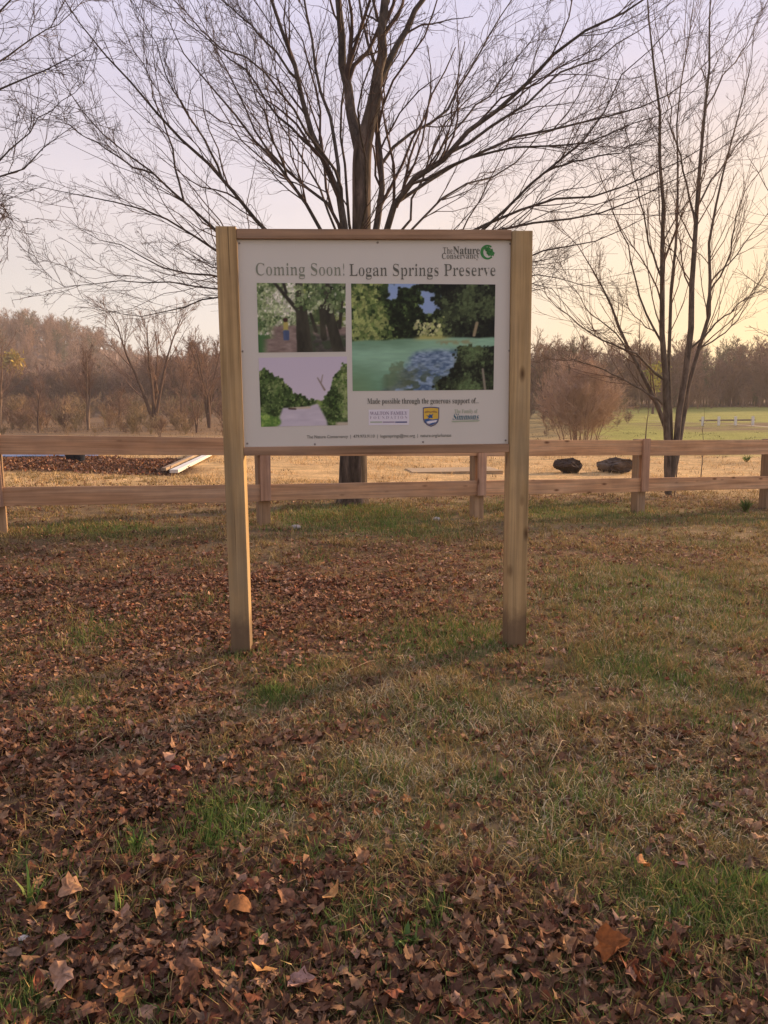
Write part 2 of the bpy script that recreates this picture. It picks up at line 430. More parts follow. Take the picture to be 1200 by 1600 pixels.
# ------------------------------------------------------------------ branches
def nrm(v): return v / np.maximum(np.linalg.norm(v, axis=-1, keepdims=True), 1e-9)
def tubes(P, R, s):
    """P (n,k,3) centre lines, R (n,k) radii -> verts, quads."""
    n, k, _ = P.shape
    T = nrm(np.gradient(P, axis=1))
    mean = nrm(P[:, -1] - P[:, 0])
    ref = np.where(np.abs(mean[:, 2:3]) > .8, np.array([[1., .2, 0]]), np.array([[.1, .2, 1.]]))
    A = nrm(np.cross(T, ref[:, None, :])); B = np.cross(T, A)
    th = np.arange(s) * 2 * np.pi / s
    V = P[:, :, None, :] + R[:, :, None, None] * (A[:, :, None, :] * np.cos(th)[None, None, :, None] + B[:, :, None, :] * np.sin(th)[None, None, :, None])
    idx = np.arange(n * k * s).reshape(n, k, s)
    i2 = np.roll(idx, -1, 2)
    Q = np.stack([idx[:, :-1], i2[:, :-1], i2[:, 1:], idx[:, 1:]], -1).reshape(-1, 4)
    return V.reshape(-1, 3), Q
def grow(P, R, per, t0, t1, lf, lmin, lmax, ang, up, k=5, rf=.6, rmin=.002, wob=.12, rg=None, tip=.3, flat=None):
    rg = rg or rng
    n, kk, _ = P.shape
    seg = np.linalg.norm(np.diff(P, axis=1), axis=2); Lp = seg.sum(1)
    pid = np.repeat(np.arange(n), per)
    m = len(pid)
    t = rg.uniform(t0, t1, m)
    f = t * (kk - 1); i = np.minimum(f.astype(int), kk - 2); fr = (f - i)[:, None]
    pos = P[pid, i] * (1 - fr) + P[pid, i + 1] * fr
    tan = nrm(P[pid, i + 1] - P[pid, i])
    r = R[pid, i] * (1 - fr[:, 0]) + R[pid, i + 1] * fr[:, 0]
    rv = nrm(rg.normal(0, 1, (m, 3)))
    if flat is not None: rv = nrm(rv * np.array(flat))
    perp = nrm(rv - tan * (rv * tan).sum(1, keepdims=True))
    an = (ang * rg.uniform(.55, 1.35, m))[:, None]
    d = nrm(tan * np.cos(an) + perp * np.sin(an) + np.array([0, 0, up * .8]))
    L = np.clip(Lp[pid] * lf * (1.15 - .75 * t) * rg.uniform(.55, 1.3, m), lmin, lmax)
    out = np.zeros((m, k, 3)); out[:, 0] = pos
    for j in range(1, k):
        out[:, j] = out[:, j - 1] + d * (L / (k - 1))[:, None]
        d = nrm(d + np.array([0, 0, up * .35]) + rg.normal(0, wob, (m, 3)))
    r0 = np.maximum(r * rf * rg.uniform(.7, 1.1, m), rmin)
    rr = r0[:, None] * np.linspace(1, tip, k)[None, :]
    return out, np.maximum(rr, rmin * .75)
def resample(pts, k):
    """smooth (Catmull-Rom) curve through pts, k points by arc length"""
    p = np.asarray(pts, float)
    if len(p) == 2: q = p
    else:
        e = np.vstack([2 * p[0] - p[1], p, 2 * p[-1] - p[-2]]); q = []
        for i in range(1, len(e) - 2):
            for t in np.linspace(0, 1, 8, endpoint=False):
                q.append(.5 * (2 * e[i] + (e[i + 1] - e[i - 1]) * t + (2 * e[i - 1] - 5 * e[i] + 4 * e[i + 1] - e[i + 2]) * t * t + (-e[i - 1] + 3 * e[i] - 3 * e[i + 1] + e[i + 2]) * t ** 3))
        q.append(p[-1]); q = np.array(q)
    s = np.concatenate([[0], np.cumsum(np.linalg.norm(np.diff(q[:, :3], axis=0), axis=1))])
    u = np.linspace(0, s[-1], k)
    return np.stack([np.interp(u, s, q[:, j]) for j in range(q.shape[1])], -1)
GROWN = []
GROWN_P = lambda: np.vstack([resample(p, 60) for p, r in GROWN])
GROWN_R = lambda: np.concatenate([np.interp(np.linspace(0, 1, 60), np.linspace(0, 1, len(r)), r) for p, r in GROWN])
def project(P):
    v = (P - np.array([0, 0, EYE])) @ CMn
    return np.column_stack([600 + F * v[:, 0] / -v[:, 2], 800 - F * v[:, 1] / -v[:, 2]])
def limb_from(px_pts, D, off, w0, w1, k=14, wav=.016):
    """a limb seen along those picture points, leaning off metres away from (or towards) the viewer at its tip"""
    p = np.asarray(px_pts, float)
    root = None
    if GROWN:                                                # spring from the nearest limb already grown
        q = project(GROWN_P()); dd = np.hypot(q[:, 0] - p[0, 0], q[:, 1] - p[0, 1]); m = int(dd.argmin())
        if dd[m] < 26: root = (GROWN_P()[m], GROWN_R()[m])
    Y0 = root[0][1] if root else D
    s = np.concatenate([[0], np.cumsum(np.linalg.norm(np.diff(p, axis=0), axis=1))]); s /= s[-1]
    pts = np.array([at(x, y, Y0 + off * t) for (x, y), t in zip(p, s)])
    if root: pts[0] = root[0]
    P = resample(pts, k)
    P[1:] += rng.normal(0, wav, (k - 1, 3))
    R = (w1 * .45 + (w0 - w1 * .45) * (1 - np.linspace(0, 1, k)) ** 1.15) / 2 / F * D * .62
    if root: R = np.minimum(R, root[1] * .92)
    GROWN.append((P, R))
    return P, R

def roughen(V, amp, seed):
    c = V.mean(0)
    return V
def trunk_mesh(name, P, R, s, mat, parent, amp=.05, flare=0):
    P2 = resample(np.column_stack([P, R]), max(24, len(P) * 4)); R2 = P2[:, 3].copy(); P2 = P2[:, :3]
    if flare:
        h = P2[:, 2] - P2[0, 2]; R2 *= 1 + flare * np.exp(-h / .12)
    V, Q = tubes(P2[None], R2[None], s)
    k = len(P2)
    th = np.tile(np.arange(s), k) * 2 * np.pi / s; hh = np.repeat(np.arange(k), s)
    f = fbm(np.cos(th) * 4 + np.sin(th) * 3.1 + 20, hh * .22 + np.sin(th) * 4, 8, 3) - .5
    c = np.repeat(P2, s, 0)
    V = c + (V - c) * (1 + amp * 2 * f)[:, None]
    return mesh(name, V, Q, mat, parent, smooth_=True)

def whole_tree(root, limbs, limb_mat, twig_mat, lvl, rg, sides=7, loc=None):
    """limbs: list of (P,R); each becomes a part; finer growth becomes one part 'twigs'."""
    o = np.array(loc)
    for P, R in limbs:
        V, Q = tubes((P - o)[None], R[None], sides)
        mesh('limb', V, Q, limb_mat, root, smooth_=True)
    P = np.stack([resample(p, 12) for p, _ in limbs]); R = np.stack([np.interp(np.linspace(0, 1, 12), np.linspace(0, 1, len(r)), r) for _, r in limbs])
    Vs, Qs, base = [], [], 0
    for a in lvl:
        s = a.pop('s', 3)
        P, R = grow(P, R, rg=rg, **a)
        V, Q = tubes(P - o, R, s)
        Vs.append(V); Qs.append(Q + base); base += len(V)
    t = mesh('twigs', np.vstack(Vs), np.vstack(Qs), twig_mat, root)
    t['kind'] = 'stuff'
    return t

# ---- the maple behind the sign
D = 11.5
base_m = at(551, 793, D); base_m[2] = gz(base_m[0], base_m[1]) - .05
maple = empty('maple_tree', base_m)
tag(maple, 'large bare spreading tree with furrowed dark trunk rising behind the sign', 'tree')
tp = [(551, 795), (552, 715), (556, 600), (561, 470), (565, 355), (565, 280), (567, 232), (575, 198), (586, 150), (591, 110)]
tP = np.array([at(x, y, D) for x, y in tp]); tP[0] = base_m
tR = np.array([46, 42, 36, 31, 28, 27, 26, 21.5, 18.5, 15]) / 2 / F * D
trunk_mesh('trunk', tP - base_m, tR, 28, M_bark, maple, .075, .28)
GROWN[:] = [(tP, tR)]
def L(pts, off, w0, w1): return limb_from(pts, D, off, w0, w1)
mlimbs = [
    L([(563, 258), (560, 232), (553, 200), (543, 140), (534, 70), (528, 0), (520, -120), (505, -260)], .5, 29, 9),
    L([(586, 152), (591, 115), (596, 80), (600, 0), (612, -130), (620, -290)], -.4, 28, 10),
    L([(590, 135), (605, 98), (627, 58), (650, 20), (668, -15), (720, -110), (790, -230)], 1.0, 18, 6),
    L([(556, 500), (545, 430), (538, 355), (527, 295), (500, 240), (478, 190), (466, 130), (450, 70), (425, 0), (390, -100), (350, -190)], -1.0, 24, 6),
    L([(530, 310), (527, 262), (521, 200), (502, 150), (490, 80), (475, 0), (462, -110), (440, -220)], .9, 10, 5),
    L([(558, 440), (548, 350), (543, 290), (531, 200), (541, 120), (570, 40), (600, -30), (640, -120)], 1.5, 9, 4),
    L([(566, 480), (580, 400), (586, 355), (597, 300), (592, 240), (588, 200), (590, 130), (572, 60), (562, 0), (540, -110)], 1.2, 22, 6),
    L([(592, 262), (607, 240), (640, 210), (690, 180), (722, 130), (762, 62), (800, 0), (850, -80)], 1.8, 9, 3),
    L([(568, 470), (585, 400), (603, 352), (622, 313), (660, 266), (700, 235), (740, 200), (790, 163), (850, 100), (902, 55), (1012, 0), (1090, -60)], -1.8, 20, 5),
    L([(600, 420), (632, 355), (650, 300), (668, 262), (690, 200), (745, 140), (800, 90)], .8, 8, 3),
    L([(572, 500), (660, 420), (755, 357), (802, 318), (850, 270), (926, 205), (960, 130), (1012, 85), (1060, 30)], -1.4, 12, 3),
    L([(572, 490), (690, 390), (800, 330), (870, 312), (930, 305), (1000, 280), (1060, 250), (1130, 215), (1190, 160)], 2.2, 11, 2.5),
    L([(570, 510), (690, 410), (800, 352), (880, 346), (960, 325), (1040, 290), (1100, 255), (1160, 200)], 1.0, 10, 2.5),
    L([(570, 520), (720, 450), (835, 398), (880, 384), (940, 376), (1000, 345), (1050, 330)], -.6, 9, 2.2),
    L([(620, 315), (700, 262), (800, 217), (880, 200), (960, 178), (1040, 150), (1112, 90), (1182, 28)], 2.6, 9, 2.5),
    L([(640, 288), (720, 255), (800, 232), (900, 230), (980, 200), (1060, 160), (1110, 120)], -2.4, 7, 2.2),
    L([(700, 235), (760, 205), (830, 155), (880, 110), (940, 85), (1020, 30), (1060, -20)], 1.2, 8, 2.5),
    L([(568, 530), (720, 470), (836, 428), (885, 440), (945, 452), (1000, 446)], 1.5, 7, 1.8),
    L([(568, 535), (730, 480), (836, 440), (872, 466), (902, 492), (930, 520)], -1.0, 6, 1.6),
    L([(556, 470), (480, 420), (408, 352), (350, 283), (290, 226), (240, 170), (182, 100), (142, 58), (98, -5), (50, -80)], -1.2, 13, 3),
    L([(556, 440), (525, 390), (502, 354), (450, 275), (412, 233), (350, 162), (300, 100), (262, 30), (235, -30)], 1.6, 11, 3),
    L([(545, 400), (527, 337), (487, 300), (433, 250), (392, 196), (350, 104), (318, 40), (280, -30)], 2.4, 9, 3),
    L([(538, 330), (533, 287), (475, 200), (433, 137), (392, 96), (330, 62), (270, 0), (220, -50)], -2.2, 8, 2.5),
    L([(500, 240), (440, 190), (400, 130), (350, 80), (300, 40), (240, -20)], 1.1, 7, 2.5),
    L([(465, 130), (420, 70), (380, 30), (330, -20), (290, -70)], -1.2, 6, 2.5),
    L([(556, 490), (440, 430), (335, 355), (290, 315), (240, 275), (200, 240), (150, 200), (113, 150), (80, 90)], .9, 12, 2.5),
    L([(555, 500), (440, 450), (335, 392), (290, 360), (240, 330), (190, 318), (120, 305), (40, 282)], -1.0, 11, 2.2),
    L([(555, 510), (440, 470), (338, 432), (270, 425), (200, 390), (140, 368), (98, 330)], 1.8, 10, 2),
    L([(555, 520), (440, 480), (338, 450), (300, 446), (250, 440), (170, 440), (100, 448), (62, 418)], -1.7, 8, 1.6),
    L([(555, 530), (440, 490), (340, 462), (300, 476), (250, 491), (200, 490), (150, 480), (128, 462)], .7, 8, 1.6),
    L([(290, 315), (270, 245), (250, 180), (230, 110), (190, 40), (170, -20)], .8, 6, 2),
    L([(240, 275), (190, 250), (140, 215), (90, 190), (40, 180)], -.8, 5, 1.8),
    L([(350, 283), (330, 240), (300, 190), (262, 120), (240, 60), (205, 0)], -.9, 6, 2),
    L([(660, 266), (720, 190), (780, 130), (830, 60), (860, 0)], .9, 7, 2.2),
    L([(850, 270), (900, 250), (960, 240), (1020, 215), (1080, 180)], -.8, 5, 1.8),
    L([(450, 275), (420, 200), (395, 130), (375, 60), (350, 0)], -.8, 6, 2.2),
    L([(563, 450), (560, 380), (575, 280), (560, 180), (580, 90), (640, 0)], -3.6, 8, 3),
    L([(560, 450), (530, 370), (480, 260), (430, 180), (400, 70), (360, 0)], 3.6, 8, 3),
    L([(564, 450), (640, 360), (720, 290), (800, 260), (880, 150), (930, 60)], 4.2, 8, 2.5),
]
whole_tree(maple, mlimbs, M_limb, M_twig, [
    dict(per=15, t0=.2, t1=1.0, lf=.40, lmin=.5, lmax=2.6, ang=.48, up=.10, k=8, rf=.5, rmin=.0038, wob=.17, s=4),
    dict(per=7, t0=.12, t1=1.0, lf=.42, lmin=.18, lmax=1.1, ang=.6, up=.08, k=5, rf=.55, rmin=.0027, wob=.24),
    dict(per=3, t0=.15, t1=1.0, lf=.5, lmin=.08, lmax=.42, ang=.75, up=.08, k=4, rf=.75, rmin=.0021, wob=.2),
], np.random.default_rng(5), loc=base_m)

# ---- the clump of stems to the right
D2 = 13.6
base_c = at(1052, 768, D2); base_c[2] = gz(base_c[0], base_c[1]) - .04
clump = empty('multi_stem_tree', base_c)
tag(clump, 'slender bare tree of several grey stems from one base behind the right of the fence', 'tree')
def L2(pts, off, w0, w1): return limb_from(pts, D2, off, w0 * 1.15, w1 * 1.05, k=14, wav=.016)
GROWN.clear()
cst = [
    L2([(1044, 772), (1043, 735), (1038, 663), (1026, 631), (991, 558), (972, 517), (947, 460), (915, 405), (880, 358)], .7, 15, 2.5),
    L2([(1048, 772), (1043, 700), (1039, 602), (1037, 539), (1035, 460), (1035, 330), (1033, 250), (1028, 150), (1022, 70), (1010, -10), (1000, -120)], -.5, 17, 3),
    L2([(1056, 772), (1054, 700), (1061, 650), (1073, 587), (1080, 523), (1081, 460), (1083, 430), (1087, 350), (1095, 250), (1103, 180), (1110, 100), (1110, 0), (1116, -110)], .3, 19, 3),
    L2([(1062, 772), (1062, 700), (1068, 650), (1089, 555), (1099, 523), (1111, 460), (1110, 380), (1122, 300), (1142, 220), (1166, 130), (1180, 40)], 1.0, 13, 2.5),
    L2([(1052, 772), (1050, 690), (1046, 600), (1046, 523), (1050, 440), (1058, 330), (1056, 220), (1066, 120), (1080, 30), (1085, -60)], 1.3, 11, 2.5),
]
clb = [
    L2([(1040, 600), (988, 552), (915, 514), (867, 476), (845, 440), (832, 420)], -1.0, 6, 1.6),
    L2([(1038, 640), (1010, 612), (924, 571), (883, 561), (850, 565)], .6, 6, 1.5),
    L2([(1080, 540), (1120, 505), (1160, 470), (1200, 450), (1240, 440)], -.5, 5, 1.6),
    L2([(1095, 500), (1110, 440), (1142, 408), (1190, 345), (1240, 290)], .9, 5, 1.6),
    L2([(1083, 350), (1070, 280), (1055, 220), (1045, 170), (1040, 110), (1024, 45)], -.7, 5, 1.8),
    L2([(1037, 539), (1000, 470), (985, 400), (960, 330), (930, 260), (920, 200)], .8, 5, 1.6),
    L2([(1035, 440), (1015, 380), (998, 300), (985, 230), (975, 150)], -.8, 4.5, 1.6),
    L2([(1089, 330), (1120, 270), (1150, 230), (1190, 190), (1220, 160)], .8, 4.5, 1.6),
    L2([(1111, 460), (1140, 400), (1150, 340), (1170, 290), (1215, 230)], -.9, 4.5, 1.6),
    L2([(991, 558), (960, 520), (925, 490), (890, 440), (870, 400)], .9, 4, 1.5),
    L2([(1103, 180), (1130, 120), (1160, 80), (1200, 0)], .5, 4, 1.6),
    L2([(1089, 555), (1130, 520), (1165, 480), (1195, 420)], 1.0, 4, 1.5),
    L2([(1046, 590), (1030, 530), (1000, 500), (960, 470), (930, 455)], -.9, 4, 1.4),
]
for P, R in cst:
    R = R.copy(); V, Q = tubes((P - base_c)[None], R[None], 10)
    mesh('stem', V, Q, M_bark2, clump, smooth_=True)
whole_tree(clump, clb, M_bark2, M_twig2, [
    dict(per=13, t0=.2, t1=1.0, lf=.45, lmin=.3, lmax=1.3, ang=.5, up=.22, k=6, rf=.5, rmin=.0042, wob=.1, s=4),
    dict(per=4, t0=.15, t1=1.0, lf=.45, lmin=.12, lmax=.6, ang=.6, up=.15, k=4, rf=.65, rmin=.003, wob=.15),
], np.random.default_rng(6), 6, base_c)
Pc = np.stack([resample(p, 14) for p, _ in cst]); Rc = np.stack([np.interp(np.linspace(0, 1, 14), np.linspace(0, 1, len(r)), r) for _, r in cst])
rgc = np.random.default_rng(61)
P1, R1 = grow(Pc, Rc, 22, .3, 1.0, .22, .5, 1.9, .55, .25, 7, .4, .0038, .10, rgc)
P2, R2 = grow(P1, R1, 6, .15, 1.0, .45, .2, .9, .6, .2, 5, .6, .0027, .15, rgc)
P3, R3 = grow(P2, R2, 2, .2, 1.0, .5, .1, .4, .7, .1, 4, .7, .0022, .2, rgc)
V1, Q1 = tubes(P1 - base_c, R1, 4); V2, Q2 = tubes(P2 - base_c, R2, 3); V3, Q3 = tubes(P3 - base_c, R3, 3)
tw = mesh('twigs', np.vstack([V1, V2, V3]), np.vstack([Q1, Q2 + len(V1), Q3 + len(V1) + len(V2)]), M_twig2, clump); tw['kind'] = 'stuff'
for pts in ([(1058, 690), (1064, 640), (1070, 600), (1078, 560)], [(1068, 685), (1072, 650), (1076, 610), (1079, 570)], [(1050, 745), (1054, 720), (1052, 700), (1056, 660)]):
    P, R = limb_from(pts, D2 - .25, .1, 3.2, 1.4, 10, .01); P[0, 2] -= .0
    P = np.vstack([np.array([[P[0, 0] - .02, P[0, 1] + .1, base_c[2]]]), P]); R = np.concatenate([[R[0]], R])
    V, Q = tubes((P - base_c)[None], R[None], 5); s_ = mesh('sucker', V, Q, M_pale, clump); s_['label'] = 'thin pale sucker shoot'

# ---- trees whose trunks stand outside the frame
def side_tree(name, label, bx, by, Dp, trunk_px, limb_px, seed, lvl):
    GROWN.clear()
    b = at(bx, by, Dp); b[2] = gz(b[0], b[1]) - .04
    root = empty(name, b); tag(root, label, 'tree')
    tP = np.array([at(x, y, Dp) for x, y, _ in trunk_px]); tP[0] = b
    tRr = np.array([w for _, _, w in trunk_px]) / 2 / F * Dp; GROWN.append((tP, tRr))
    trunk_mesh('trunk', tP - b, tRr, 14, M_bark, root, .06, .2)
    whole_tree(root, [limb_from(p, Dp, o, w0, w1) for p, o, w0, w1 in limb_px], M_limb, M_twig, lvl, np.random.default_rng(seed), 6, b)
side_tree('bare_tree', 'bare tree reaching in from the left edge, its trunk out of the picture', -300, 815, 10.5,
    [(-300, 815, 46), (-298, 600, 36), (-296, 420, 30), (-300, 250, 24), (-290, 60, 16), (-300, -160, 8)],
    [([(-297, 380), (-200, 250), (-90, 170), (0, 137), (60, 116), (110, 84), (145, 70)], -.6, 15, 2.5),
     ([(-297, 480), (-180, 380), (-70, 310), (0, 277), (40, 258), (90, 213), (128, 185)], .5, 14, 2.2),
     ([(-297, 300), (-180, 180), (-60, 70), (0, 18), (50, -30), (90, -90)], .8, 14, 3),
     ([(-296, 430), (-150, 350), (-50, 300), (20, 345), (60, 340)], 1.2, 8, 1.8),
     ([(-297, 250), (-200, 100), (-100, 0), (-20, -100), (20, -200)], -.8, 12, 3),
     ([(-60, 310), (0, 250), (60, 190), (110, 150), (150, 110)], -.9, 6, 1.8),
     ([(-90, 170), (-20, 110), (50, 60), (110, 20), (160, -30)], 1.0, 6, 1.8),
     ([(-70, 310), (0, 320), (20, 360), (10, 372)], -.4, 4, 1.4),
     ([(-296, 400), (-400, 300), (-500, 150), (-600, 0)], .4, 14, 3), ([(-297, 330), (-380, 180), (-430, 0), (-480, -150)], -1.4, 12, 3)],
    7, [dict(per=17, t0=.25, t1=1.0, lf=.34, lmin=.35, lmax=1.5, ang=.72, up=.08, k=6, rf=.42, rmin=.0045, wob=.13, s=4),
        dict(per=6, t0=.12, t1=1.0, lf=.45, lmin=.18, lmax=.8, ang=.75, up=.05, k=5, rf=.6, rmin=.0032, wob=.17),
        dict(per=2, t0=.15, t1=1.0, lf=.5, lmin=.08, lmax=.36, ang=.8, up=.0, k=4, rf=.75, rmin=.0026, wob=.2)])
side_tree('bare_tree', 'bare tree showing only branch ends at the right edge', 1390, 770, 15.0,
    [(1390, 770, 34), (1388, 600, 28), (1392, 430, 22), (1390, 200, 14), (1395, -20, 6)],
    [([(1390, 500), (1320, 430), (1260, 380), (1200, 300), (1170, 240)], -.5, 9, 2),
     ([(1390, 560), (1310, 500), (1240, 470), (1180, 440), (1150, 420)], .5, 8, 1.8),
     ([(1390, 400), (1330, 290), (1270, 190), (1225, 100)], .6, 9, 2),
     ([(1391, 420), (1450, 330), (1500, 200), (1560, 90)], -.6, 10, 2.5), ([(1390, 600), (1310, 560), (1240, 540), (1170, 510)], -.6, 7, 1.6)],
    8, [dict(per=13, t0=.3, t1=1.0, lf=.36, lmin=.3, lmax=1.3, ang=.6, up=.1, k=6, rf=.42, rmin=.0045, wob=.12, s=4),
        dict(per=5, t0=.15, t1=1.0, lf=.45, lmin=.15, lmax=.7, ang=.7, up=.05, k=4, rf=.6, rmin=.0034, wob=.17)])

# ---- woods, shrubs and lone trees in the middle distance
def stems_tree(h, stems, lean, spread, rg, n1=10, n2=8, r0=.06, up=.12, tmin=.25, rtw=.010, dome=0, foot=0):
    P = np.zeros((stems, 9, 3)); R = np.zeros((stems, 9))
    for s in range(stems):
        az = rg.uniform(0, 6.28) if stems < 3 else s * 6.28 / stems + rg.uniform(-.4, .4)
        q = rg.uniform(.15, 1.35); ln = lean * q
        hh = h * rg.uniform(.78, 1.0) * (1 - dome * max(0, q - .5))
        t = np.linspace(0, 1, 9)
        P[s, :, 0] = np.cos(az) * ln * hh * t ** 1.25 + np.cumsum(rg.normal(0, .016 * h, 9)) * t + np.cos(az) * foot * q
        P[s, :, 1] = np.sin(az) * ln * hh * t ** 1.25 + np.cumsum(rg.normal(0, .016 * h, 9)) * t + np.sin(az) * foot * q
        P[s, :, 2] = hh * t
        R[s] = r0 * (1 - .85 * t)
    A, RA = grow(P, R, n1, tmin, 1.0, spread, .15 * h * spread, h * .6, .6, up, 5, .45, rtw, .12, rg)
    B, RB = grow(A, RA, n2, .15, 1.0, .55, .05 * h, h * .3, .6, up * .8, 4, .6, rtw * .75, .15, rg)
    return P, R, A, RA, B, RB
def ribbons(P, R):
    """flat-sided fine twigs as three-sided tubes are too many for the far wood: two crossed strips"""
    return tubes(P, R, 3)
def thing_tree(name, label, base, mats, group=None, third=True, **kw):
    rg = np.random.default_rng(kw.pop('seed', 1))
    root = empty(name, base); tag(root, label, 'tree', group)
    P, R, A, RA, B, RB = stems_tree(rg=rg, **kw)
    for s in range(len(P)):
        V, Q = tubes(P[s:s + 1], R[s:s + 1], 7); mesh('trunk', V, Q, mats[0], root, smooth_=True)
    V, Q = tubes(A, RA, 4); V2, Q2 = tubes(B, RB, 3)
    Vs, Qs = [V, V2], [Q, Q2 + len(V)]
    if third:
        C, RC = grow(B, RB, 3, .2, 1, .6, .1, 1.2, .6, .05, 3, .8, kw.get('rtw', .01) * .6, .15, rg)
        V3, Q3 = tubes(C, RC, 3); Vs.append(V3); Qs.append(Q3 + len(V) + len(V2))
    c = mesh('crown', np.vstack(Vs), np.vstack(Qs), mats[1], root)
    return root
def gpos(px, Y):
    p = at(px, 700, Y); return (p[0], Y, float(gz(p[0], Y)) - .05)
M_mid = plain('field_tree_bark', (.13, .085, .065), .95, .3, 2)
M_midtw = plain('field_tree_twigs', (.22, .14, .105), .95, .3, 2)
M_red = plain('willow_twigs', (.44, .305, .225), .9, .25, 2)
thing_tree('bare_tree', 'tall bare tree of three dark stems alone in the brown field left of the sign', gpos(243, 51), (M_mid, M_midtw), seed=21, h=8.2, stems=4, lean=.30, spread=.45, n1=13, n2=8, r0=.13, rtw=.014)
thing_tree('bare_tree', 'small pale twin-stemmed bare tree in the brown field at the left', gpos(140, 49), (M_pale, M_midtw), seed=22, h=5.2, stems=3, lean=.17, spread=.42, n1=12, n2=8, r0=.10, rtw=.013)
thing_tree('bare_tree', 'bushy brown bare tree in the field close beside the left sign post', gpos(328, 50), (M_mid, M_midtw), seed=23, h=6.8, stems=4, lean=.22, spread=.42, n1=14, n2=9, r0=.10, rtw=.014)
thing_tree('bare_tree', 'leaning pale bare tree at the far left edge of the field', gpos(2, 50), (M_pale, M_midtw), seed=24, h=6.3, stems=3, lean=.22, spread=.45, n1=12, n2=8, r0=.10, rtw=.013)
thing_tree('sapling', 'thin bare young tree between the three-stemmed tree and the left sign post', gpos(286, 50), (M_mid, M_midtw), seed=25, h=5.0, stems=1, lean=.05, spread=.4, n1=12, n2=6, r0=.06, rtw=.012)
thing_tree('willow_bush', 'wide rounded pale reddish brown bare bush just right of the sign', gpos(905, 33), (M_midtw, M_red), seed=26, h=3.35, stems=22, lean=.32, spread=.64, n1=18, n2=10, r0=.020, up=.0, tmin=.03, rtw=.008, dome=.55, foot=.7)
thing_tree('bare_tree', 'brown bare shrubby tree between the right sign post and the reddish bush', gpos(848, 62), (M_mid, M_midtw), seed=27, h=6.2, stems=3, lean=.2, spread=.4, n1=12, n2=8, r0=.09, rtw=.016)
thing_tree('sapling', 'thin whip-like sapling standing right of the clump of grey stems', gpos(1097, 15.2), (M_bark2, M_twig2), seed=28, h=1.75, stems=1, lean=.02, spread=.12, n1=5, n2=2, r0=.012, rtw=.0025, third=False)
thing_tree('sapling', 'thin bare sapling in the green field left of the grey stems', gpos(1008, 34), (M_mid, M_midtw), seed=29, h=2.1, stems=1, lean=.04, spread=.2, n1=6, n2=3, r0=.03, rtw=.006, third=False)

thing_tree('sapling', 'slim bare sapling in the brown field between the far left trees', gpos(62, 46), (M_mid, M_midtw), seed=101, h=3.6, stems=2, lean=.12, spread=.45, n1=11, n2=6, r0=.05, rtw=.011)
thing_tree('sapling', 'short bare sapling in the field left of the three-stemmed tree', gpos(188, 54), (M_mid, M_midtw), seed=102, h=3.0, stems=2, lean=.12, spread=.45, n1=11, n2=6, r0=.05, rtw=.011)
thing_tree('sapling', 'low thin sapling in the brush nearest the left sign post', gpos(308, 44), (M_mid, M_midtw), seed=103, h=2.6, stems=2, lean=.12, spread=.45, n1=11, n2=6, r0=.05, rtw=.011)
def leafy(name, label, base, r, h, cols, n, seed, cat='tree'):
    rg = np.random.default_rng(seed)
    root = empty(name, base); tag(root, label, cat)
    P, R, A, RA, B, RB = stems_tree(h, 2, .15, .5, rg, 8, 4, r0=.03 * h, rtw=.006 * h)
    V, Q = tubes(P, R, 5); mesh('trunk', V, Q, M_mid, root)
    V, Q = tubes(A, RA, 3); mesh('branches', V, Q, M_midtw, root)
    c = B[rg.integers(0, len(B), n), rg.integers(1, 4, n)] + rg.normal(0, r * .16, (n, 3))
    s = r * .16
    tri = c[:, None, :] + rg.normal(0, s, (n, 3, 3))
    col = np.asarray(cols)[rg.integers(0, len(cols), n)]
    mesh('crown', tri.reshape(-1, 3), np.arange(n * 3).reshape(-1, 3), M_grass, root, col=np.repeat(col, 3, 0))
leafy('yellow_tree', 'small yellow leaved tree low on the wooded hill at the left', (at(22, 600, 128)[0], 128, float(gz(0, 128)) + 4.2), 2.2, 4.2, [(.50, .36, .05), (.42, .33, .07), (.35, .22, .06)], 500, 31)
leafy('yellow_tree', 'small yellow green leaved tree before the dark woods behind the grey stems', (at(1020, 640, 70)[0], 70, float(gz(0, 70))), 1.0, 4.2, [(.32, .30, .05), (.24, .25, .05), (.38, .33, .07)], 260, 32)

